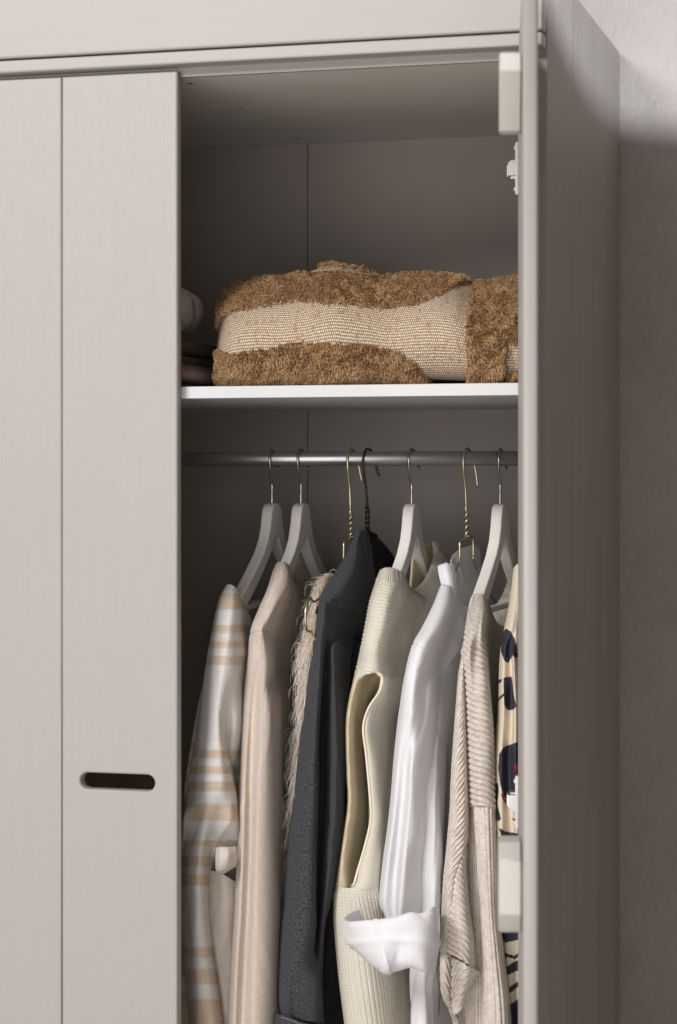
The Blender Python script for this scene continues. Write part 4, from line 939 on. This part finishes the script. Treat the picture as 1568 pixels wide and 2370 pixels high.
rows += [
 [(1027, 2028, .10), (1037, 2028, .050), (1056, 2028, .044), (1075, 2030, .055), (1085, 2034, .10)],
 [(1022, 2103, .10), (1033, 2103, .046), (1056, 2105, .040), (1080, 2108, .050), (1093, 2112, .10)],
 [(1019, 2160, .10), (1031, 2162, .042), (1058, 2168, .036), (1088, 2172, .045), (1104, 2176, .10)],
 [(1018, 2203, .10), (1030, 2206, .040), (1056, 2214, .034), (1086, 2232, .040), (1109, 2246, .09)]]
sheet('sleeve', rows, M['oat'], g, 34, 52, None, 0, (.0010, 82, (40, 120), (1, 7)), ribs7b)
def vr(per, amp=.0019, sl=0.0): return lambda u, v, px, py, yD: groove(u+sl*v, per, .0026, .0008)
# turned cuff end
rows = [[(1050, 2216, .06), (1064, 2222, .045), (1084, 2236, .040), (1108, 2249, .075)], [(1050, 2250, .06), (1062, 2256, .048), (1080, 2264, .045), (1098, 2266, .075)], [(1049, 2300, .06), (1058, 2302, .05), (1070, 2300, .05), (1084, 2290, .075)], [(1052, 2345, .06), (1058, 2345, .052), (1066, 2335, .055), (1074, 2318, .075)]]
sheet('cuff', rows, M['oat'], g, 24, 18, .02, .002, None, vr(.0068, .0009, .6))
rows = [[(1019, 2203, .10), (1030, 2206, .075), (1044, 2212, .078), (1054, 2218, .10)], [(1018, 2250, .10), (1028, 2254, .078), (1042, 2258, .082), (1054, 2262, .10)], [(1022, 2300, .10), (1034, 2304, .08), (1044, 2308, .084), (1054, 2312, .10)], [(1042, 2345, .10), (1050, 2347, .082), (1056, 2350, .086), (1062, 2352, .10)], [(1058, 2400, .10), (1064, 2400, .085), (1070, 2400, .088), (1076, 2400, .10)]]
sheet('cuff', rows, M['oat'], g, 30, 16, None, .002, None, vr(.0068, .0009, -.5))
# vertical ribbed body
rows = []
for y_, a_, b_ in ((1850, 1094, 1147), (1900, 1099, 1148), (1960, 1103, 1149), (2020, 1107, 1150), (2103, 1113, 1151), (2203, 1116, 1162), (2303, 1118, 1175), (2380, 1118, 1181), (2470, 1119, 1187)):
    w_ = b_-a_; rows.append([(a_-8, y_, .12), (a_, y_, .078), (a_+w_*.3, y_+1, .056), (a_+w_*.7, y_+3, .053), (b_, y_+5, .072), (b_+9, y_+7, .12)])
rows[0] = [(p[0], p[1], p[2]+.006) for p in rows[0]]
sheet('front', rows, M['oat'], g, 36, 20, None, 0, (.0010, 83, (40, 120), (1, 5)), vr(.0078))
rows = [[(1060, 1640, .16), (1082, 1640, .12), (1102, 1640, .10), (1130, 1644, .14)], [(1064, 1860, .14), (1086, 1860, .100), (1104, 1860, .088), (1130, 1864, .12)], [(1066, 2060, .13), (1090, 2060, .094), (1108, 2060, .084), (1130, 2064, .12)], [(1062, 2250, .13), (1088, 2250, .094), (1112, 2250, .084), (1135, 2254, .12)], [(1062, 2460, .13), (1086, 2460, .094), (1112, 2460, .084), (1140, 2464, .12)]]
sheet('front', rows, M['oat'], g, 50, 20, None, 0, (.0015, 84, (40, 120), (1, 5)), vr(.0078))
# neckband, far and near
rows = [[(1128, 1384, .19), (1134, 1408, .205), (1144, 1432, .23), (1157, 1445, .26), (1172, 1447, .29), (1186, 1438, .33)], [(1127, 1392, .185), (1130, 1418, .20), (1140, 1444, .225), (1155, 1460, .255), (1172, 1463, .29), (1188, 1456, .33)], [(1124, 1400, .185), (1126, 1430, .195), (1134, 1460, .22), (1150, 1480, .25), (1170, 1486, .285), (1190, 1480, .33)]]
sheet('neckband', rows, M['oat'], g, 12, 8, None, .003, None, lambda u, v, px, py, yD: .0005*np.sin(u*6.283/.0034))
rows = [[(1128, 1422, .38), (1142, 1406, .40), (1156, 1390, .42), (1168, 1366, .44), (1176, 1340, .46), (1180, 1318, .48)], [(1132, 1432, .38), (1148, 1416, .40), (1163, 1398, .42), (1176, 1372, .44), (1185, 1344, .46), (1190, 1322, .48)], [(1140, 1450, .38), (1158, 1436, .40), (1176, 1416, .42), (1192, 1390, .44), (1202, 1360, .46), (1208, 1340, .48)], [(1150, 1500, .38), (1170, 1490, .40), (1190, 1480, .42), (1206, 1460, .44), (1220, 1440, .46), (1230, 1420, .48)]]
sheet('back_neck', rows, M['oat'], g, 10, 8, None, .003, None, lambda u, v, px, py, yD: .0005*np.sin(u*6.283/.0034))
body_bag('body', -.118, M['oat'], g, 1.29, .72, .16, .50, .010, 14)

# -- 8 printed blouse half hidden by the open door
g = garment('blouse', -.062, 'beige blouse printed with bold navy shapes, rightmost and half behind the open door', 'blouse')
shapes = [
 [(1163, 1462), (1172, 1455), (1184, 1462), (1196, 1490), (1200, 1520), (1192, 1524), (1186, 1516), (1178, 1535), (1168, 1530), (1160, 1505), (1159, 1485)],
 [(1166, 1568), (1184, 1566), (1188, 1600), (1196, 1635), (1190, 1642), (1176, 1644), (1168, 1632), (1166, 1600)],
 [(1154, 1574), (1163, 1571), (1162, 1578), (1154, 1584)], [(1153, 1618), (1166, 1604), (1167, 1610), (1154, 1624)],
 [(1156, 1745), (1166, 1730), (1184, 1722), (1215, 1712), (1235, 1760), (1235, 1860), (1205, 1868), (1180, 1858), (1166, 1842), (1158, 1815), (1154, 1780)],
 [(1145, 1815), (1154, 1812), (1155, 1832), (1152, 1860), (1160, 1895), (1155, 1901), (1149, 1896), (1146, 1860)],
 [(1155, 1916), (1175, 1926), (1210, 1930), (1210, 1950), (1165, 1950), (1160, 1935)], [(1145, 1925), (1152, 1922), (1150, 1945), (1145, 1950)], [(1182, 1893), (1215, 1905), (1215, 1912), (1190, 1905)],
 [(1160, 2160), (1215, 2150), (1215, 2172), (1170, 2182)], [(1168, 2205), (1190, 2212), (1215, 2196), (1215, 2204), (1192, 2220), (1170, 2214)], [(1170, 2240), (1186, 2228), (1215, 2214), (1215, 2238), (1190, 2250), (1170, 2260)], [(1172, 2290), (1215, 2260), (1215, 2270), (1180, 2300)], [(1175, 2330), (1215, 2300), (1225, 2420), (1178, 2420)],
 [(1230, 1400), (1290, 1420), (1300, 1560), (1250, 1600)], [(1240, 1650), (1300, 1640), (1320, 1700), (1260, 1720)], [(1240, 2020), (1320, 2000), (1330, 2090), (1250, 2110)]]
def pm(px, py, yD, u, v):
    m = np.zeros(px.shape)
    for s in shapes: m[inpoly(px, py, s)] = 1
    red = inpoly(px, py, [(1162, 1836), (1172, 1852), (1190, 1865), (1212, 1869), (1212, 1875), (1186, 1870), (1168, 1857), (1160, 1840)]) | inpoly(px, py, [(1190, 1770), (1215, 1762), (1215, 1792), (1196, 1790)])
    m[red] = 2
    return m
rows = [
 [(1188, 1330, .19), (1191, 1312, .18), (1200, 1304, .175), (1214, 1306, .18), (1235, 1318, .22)],
 [(1177, 1405, .15), (1184, 1400, .13), (1196, 1398, .125), (1212, 1400, .14), (1245, 1410, .22)],
 [(1166, 1460, .12), (1176, 1455, .10), (1190, 1454, .098), (1212, 1456, .12), (1255, 1465, .22)],
 [(1158, 1505, .11), (1168, 1502, .085), (1182, 1502, .092), (1196, 1503, .080), (1260, 1510, .22)],
 [(1155, 1560, .10), (1166, 1558, .078), (1184, 1558, .088), (1198, 1560, .072), (1260, 1566, .22)],
 [(1151, 1660, .10), (1164, 1658, .072), (1184, 1658, .084), (1200, 1660, .066), (1258, 1666, .22)],
 [(1140, 1760, .10), (1158, 1758, .068), (1180, 1758, .080), (1200, 1760, .062), (1256, 1766, .22)],
 [(1138, 1860, .10), (1158, 1858, .066), (1182, 1858, .078), (1202, 1860, .060), (1254, 1866, .22)],
 [(1138, 1960, .10), (1160, 1958, .066), (1184, 1958, .078), (1204, 1960, .060), (1252, 1966, .22)],
 [(1150, 2100, .12), (1166, 2098, .090), (1188, 2098, .09), (1206, 2100, .07), (1252, 2106, .22)],
 [(1160, 2250, .13), (1172, 2248, .10), (1190, 2248, .095), (1208, 2250, .075), (1252, 2256, .22)],
 [(1166, 2460, .13), (1178, 2460, .10), (1194, 2460, .095), (1210, 2460, .075), (1252, 2460, .22)]]
sheet('sleeve', rows, M['print'], g, 26, 60, None, .0010, (.0012, 91, (60, 160), (1, 7)), mask=pm, cre=(111, 20, .0014, (.1, .4), (.002, .007), .12))
body_bag('body', -.055, M['inner'] if False else M['print'], g, 1.30, .72, .14, .50, .012, 16)

# ---------------------------------------------------------------- on the shelf
# folded throw
g = empty('folded_throw', (-.2, .2, 1.617), 'folded tan woven throw with shaggy brown tufted bands on the shelf', 'throw')
xs = [503, 512, 530, 560, 600, 650, 700, 745, 780, 840, 900, 950, 1000, 1050, 1100, 1160, 1190, 1212, 1228]
top = [742, 705, 672, 655, 648, 648, 637, 618, 612, 628, 645, 638, 634, 643, 660, 650, 646, 652, 690]
bl = [889]*len(xs)
rows = []
prof = [(0.0, .055), (.04, .035), (.15, .020), (.35, .012), (.55, .018), (.72, .038), (.86, .075), (.95, .125), (1.0, .175)]
for q, Yd in prof[::-1]:
    r = []
    for i, (x, t) in enumerate(zip(xs, top)):
        endin = {0: .055, 1: .035, 2: .015, 3: .004}.get(i, 0) + (.03 if i >= len(xs)-1 else 0)
        b = 888-(x-413)*.0095
        yy = b+(t-b)*q
        xx = x
        if i == 0: xx = 503+ (14*(abs(q-.62) > .3)) + (12 if .25 < q < .4 else 0)
        dent = .012*math.exp(-((x-1085)/16)**2)*(q < .9)
        r.append((xx, yy, Yd+endin+dent+.006*math.sin(x*.021+q*3)))
    rows.append(r)
# back slope closing the roll
br = []
for k_, (dz, dy) in enumerate(((-.004, .05), (-.03, .14), (-.08, .19), (-.125, .2))):
    pass
def furmask(px, py):
    topband = inpoly(px, py, [(480, 770), (505, 752), (520, 730), (560, 716), (620, 709), (680, 698), (720, 696), (790, 704), (860, 713), (920, 711), (970, 701), (1010, 686), (1050, 664), (1098, 650), (1090, 625), (960, 600), (915, 640), (890, 650), (850, 643), (800, 634), (760, 631), (722, 637), (700, 620), (480, 620)])
    backtop = inpoly(px, py, [(735, 622), (745, 590), (800, 590), (900, 632), (905, 645), (880, 640), (840, 630), (800, 619), (760, 617)])
    bot = inpoly(px, py, [(490, 805), (512, 812), (540, 823), (580, 815), (640, 806), (660, 797), (700, 793), (800, 796), (860, 801), (920, 813), (960, 840), (985, 868), (1002, 900), (490, 905)])
    right = inpoly(px, py, [(1104, 640), (1090, 690), (1079, 740), (1078, 770), (1083, 820), (1082, 895), (1150, 895), (1168, 860), (1172, 820), (1174, 790), (1190, 760), (1200, 735), (1215, 700), (1400, 700), (1400, 600), (1104, 600)])
    small = inpoly(px, py, [(1180, 780), (1192, 755), (1400, 730), (1400, 785), (1186, 790)]) | inpoly(px, py, [(1176, 870), (1190, 862), (1400, 850), (1400, 895), (1170, 895)])
    return topband | backtop | bot | right | small
def throwd(u, v, px, py, yD):
    return .004*furmask(px, py)+.0015*np.sin(px*.03+py*.02)
o_, WT, NT, PXT, PYT = sheet('woven_ground', rows, M['weave'], g, 16, 10, None, .004, (.0016, 95, (20, 60), (10, 40)), throwd, mask=lambda px, py, yD, u, v: furmask(px, py)*1.0)
# top and back of the roll
W0 = WT[0]; B = np.stack([W0+np.array((0, dy, dz)) for dy, dz in ((0, 0), (.03, -.002), (.10, -.012), (.17, -.045), (.2, -.09))], 0)
B[-1, :, 2] = 1.6172
Bm = cr(B, 5); nv_, nu_ = Bm.shape[:2]; idx = np.arange(nv_*nu_).reshape(nv_, nu_)
q_ = np.stack([idx[:-1, :-1], idx[1:, :-1], idx[1:, 1:], idx[:-1, 1:]], -1).reshape(-1, 4)
me = bpy.data.meshes.new('back_fold'); me.from_pydata(Bm.reshape(-1, 3).tolist(), [], q_.tolist()); uvl = me.uv_layers.new(name='UVMap')
for l in me.loops:
    v_ = Bm.reshape(-1, 3)[l.vertex_index]; uvl.data[l.index].uv = (v_[0], v_[1]+v_[2])
bo = link('back_fold', me, M['weave'], g); sm = bo.modifiers.new('solid', 'SOLIDIFY'); sm.thickness = .004; sm.offset = 1
rg = np.random.RandomState(12)
# blunt curly tufts of pile
PT, NN = sample(WT, NT, 110000, rg)
nvT, nuT = WT.shape[:2]
px, py = PJ(PT); jit = rg.normal(0, 2.2, px.shape)
k = furmask(px+jit, py+rg.normal(0, 2.0, py.shape)); PT, NN, px, py = PT[k], NN[k], px[k], py[k]
# keep density even per area by thinning against local cell area
cl = np.sin(px*.11+3*np.sin(py*.07))+np.sin(py*.16+2*np.sin(px*.05))+np.sin((px+py)*.23)
def vnoise(a, b, seed):
    q = np.random.RandomState(seed).uniform(-1, 1, (400, 400)); i = a.astype(int) % 399; j = b.astype(int) % 399; f = a-np.floor(a); h = b-np.floor(b); f = f*f*(3-2*f); h = h*h*(3-2*h)
    return (q[i, j]*(1-f)+q[i+1, j]*f)*(1-h)+(q[i, j+1]*(1-f)+q[i+1, j+1]*f)*h
n1 = vnoise(px/13, py/13, 1); n2 = vnoise(px/13, py/13, 2); n3 = vnoise(px/26, py/26, 3)
dirs = NN*.9+rg.normal(0, .20, NN.shape)+np.stack([.85*n1, 0*px, -.30+.85*n2], -1)
cl = cl*.4+1.6*n3+1.2*vnoise(px/7, py/7, 4)
ln = rg.uniform(.0042, .0076, len(PT))*(1+.12*cl)
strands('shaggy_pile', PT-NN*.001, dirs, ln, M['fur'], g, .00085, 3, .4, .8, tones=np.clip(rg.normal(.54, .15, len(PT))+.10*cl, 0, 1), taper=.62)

# left pile on the shelf
def lump(name, cx, cy, hw, hh, Yc, dep, mt, label, cat, seed, tilt=0.0, power=2.6, amp=.05, group=None):
    c = U(cx, cy, Yc); f = -(c[0]-CAM[0])*st+(c[1]-CAM[1])*ct; sx = hw/F*f; sz = hh/F*f
    nu, nv = 72, 40; V = []; UVs = []
    wr = wrinkle(seed, 6, (2, 6), (1, 4))
    for i in range(nv+1):
        ph = -math.pi/2+math.pi*i/nv
        for k in range(nu):
            a = 2*math.pi*k/nu
            def sp_(x, p): return np.sign(x)*abs(x)**p
            X = sp_(math.cos(ph), 2/power)*sp_(math.cos(a), 2/power); Yv = sp_(math.cos(ph), 2/power)*sp_(math.sin(a), 2/power); Z = sp_(math.sin(ph), 2/power)
            w_ = 1+amp*float(wr(a, ph*2))
            x_, z_ = X*sx*w_, Z*sz*w_+tilt*X*sx
            V.append((c[0]+x_, c[1]+Yv*dep*w_, c[2]+z_)); UVs.append((a*.05, ph*.05))
    Fc = [(i*nu+k, i*nu+(k+1) % nu, (i+1)*nu+(k+1) % nu, (i+1)*nu+k) for i in range(nv) for k in range(nu)]
    me = bpy.data.meshes.new(name); me.from_pydata(V, [], Fc); uvl = me.uv_layers.new(name='UVMap')
    for l in me.loops: uvl.data[l.index].uv = UVs[l.vertex_index]
    o = link(name, me, mt); return tag(o, label, cat, group)
lump('folded_knit', 388, 716, 68, 56, .14, .09, M['greyknit'], 'pale chunky knit balled up on the folded brown clothes at the left of the shelf', 'knitwear', 3, -.10, 2.3, .06)
lump('folded_jumper', 400, 814, 80, 20, .17, .12, M['brownd'], 'dark brown folded jumper, uppermost of the brown pile', 'folded clothes', 4, .06, 3.4, .05, 'brown folded clothes')
lump('folded_jumper', 404, 846, 78, 18, .17, .12, M['brownd'], 'dark brown folded jumper with a squared end, middle of the brown pile', 'folded clothes', 5, 0, 4.5, .04, 'brown folded clothes')
lump('folded_jumper', 440, 866, 66, 22, .10, .08, M['brownc'], 'soft brown folded jumper at the bottom front of the pile', 'folded clothes', 6, -.16, 2.6, .05, 'brown folded clothes')
lump('folded_jumper', 474, 874, 52, 15, .20, .07, M['brownd'], 'dark brown cloth tucked behind the brown pile and touching the throw', 'folded clothes', 8, -.22, 2.6, .06, 'brown folded clothes')
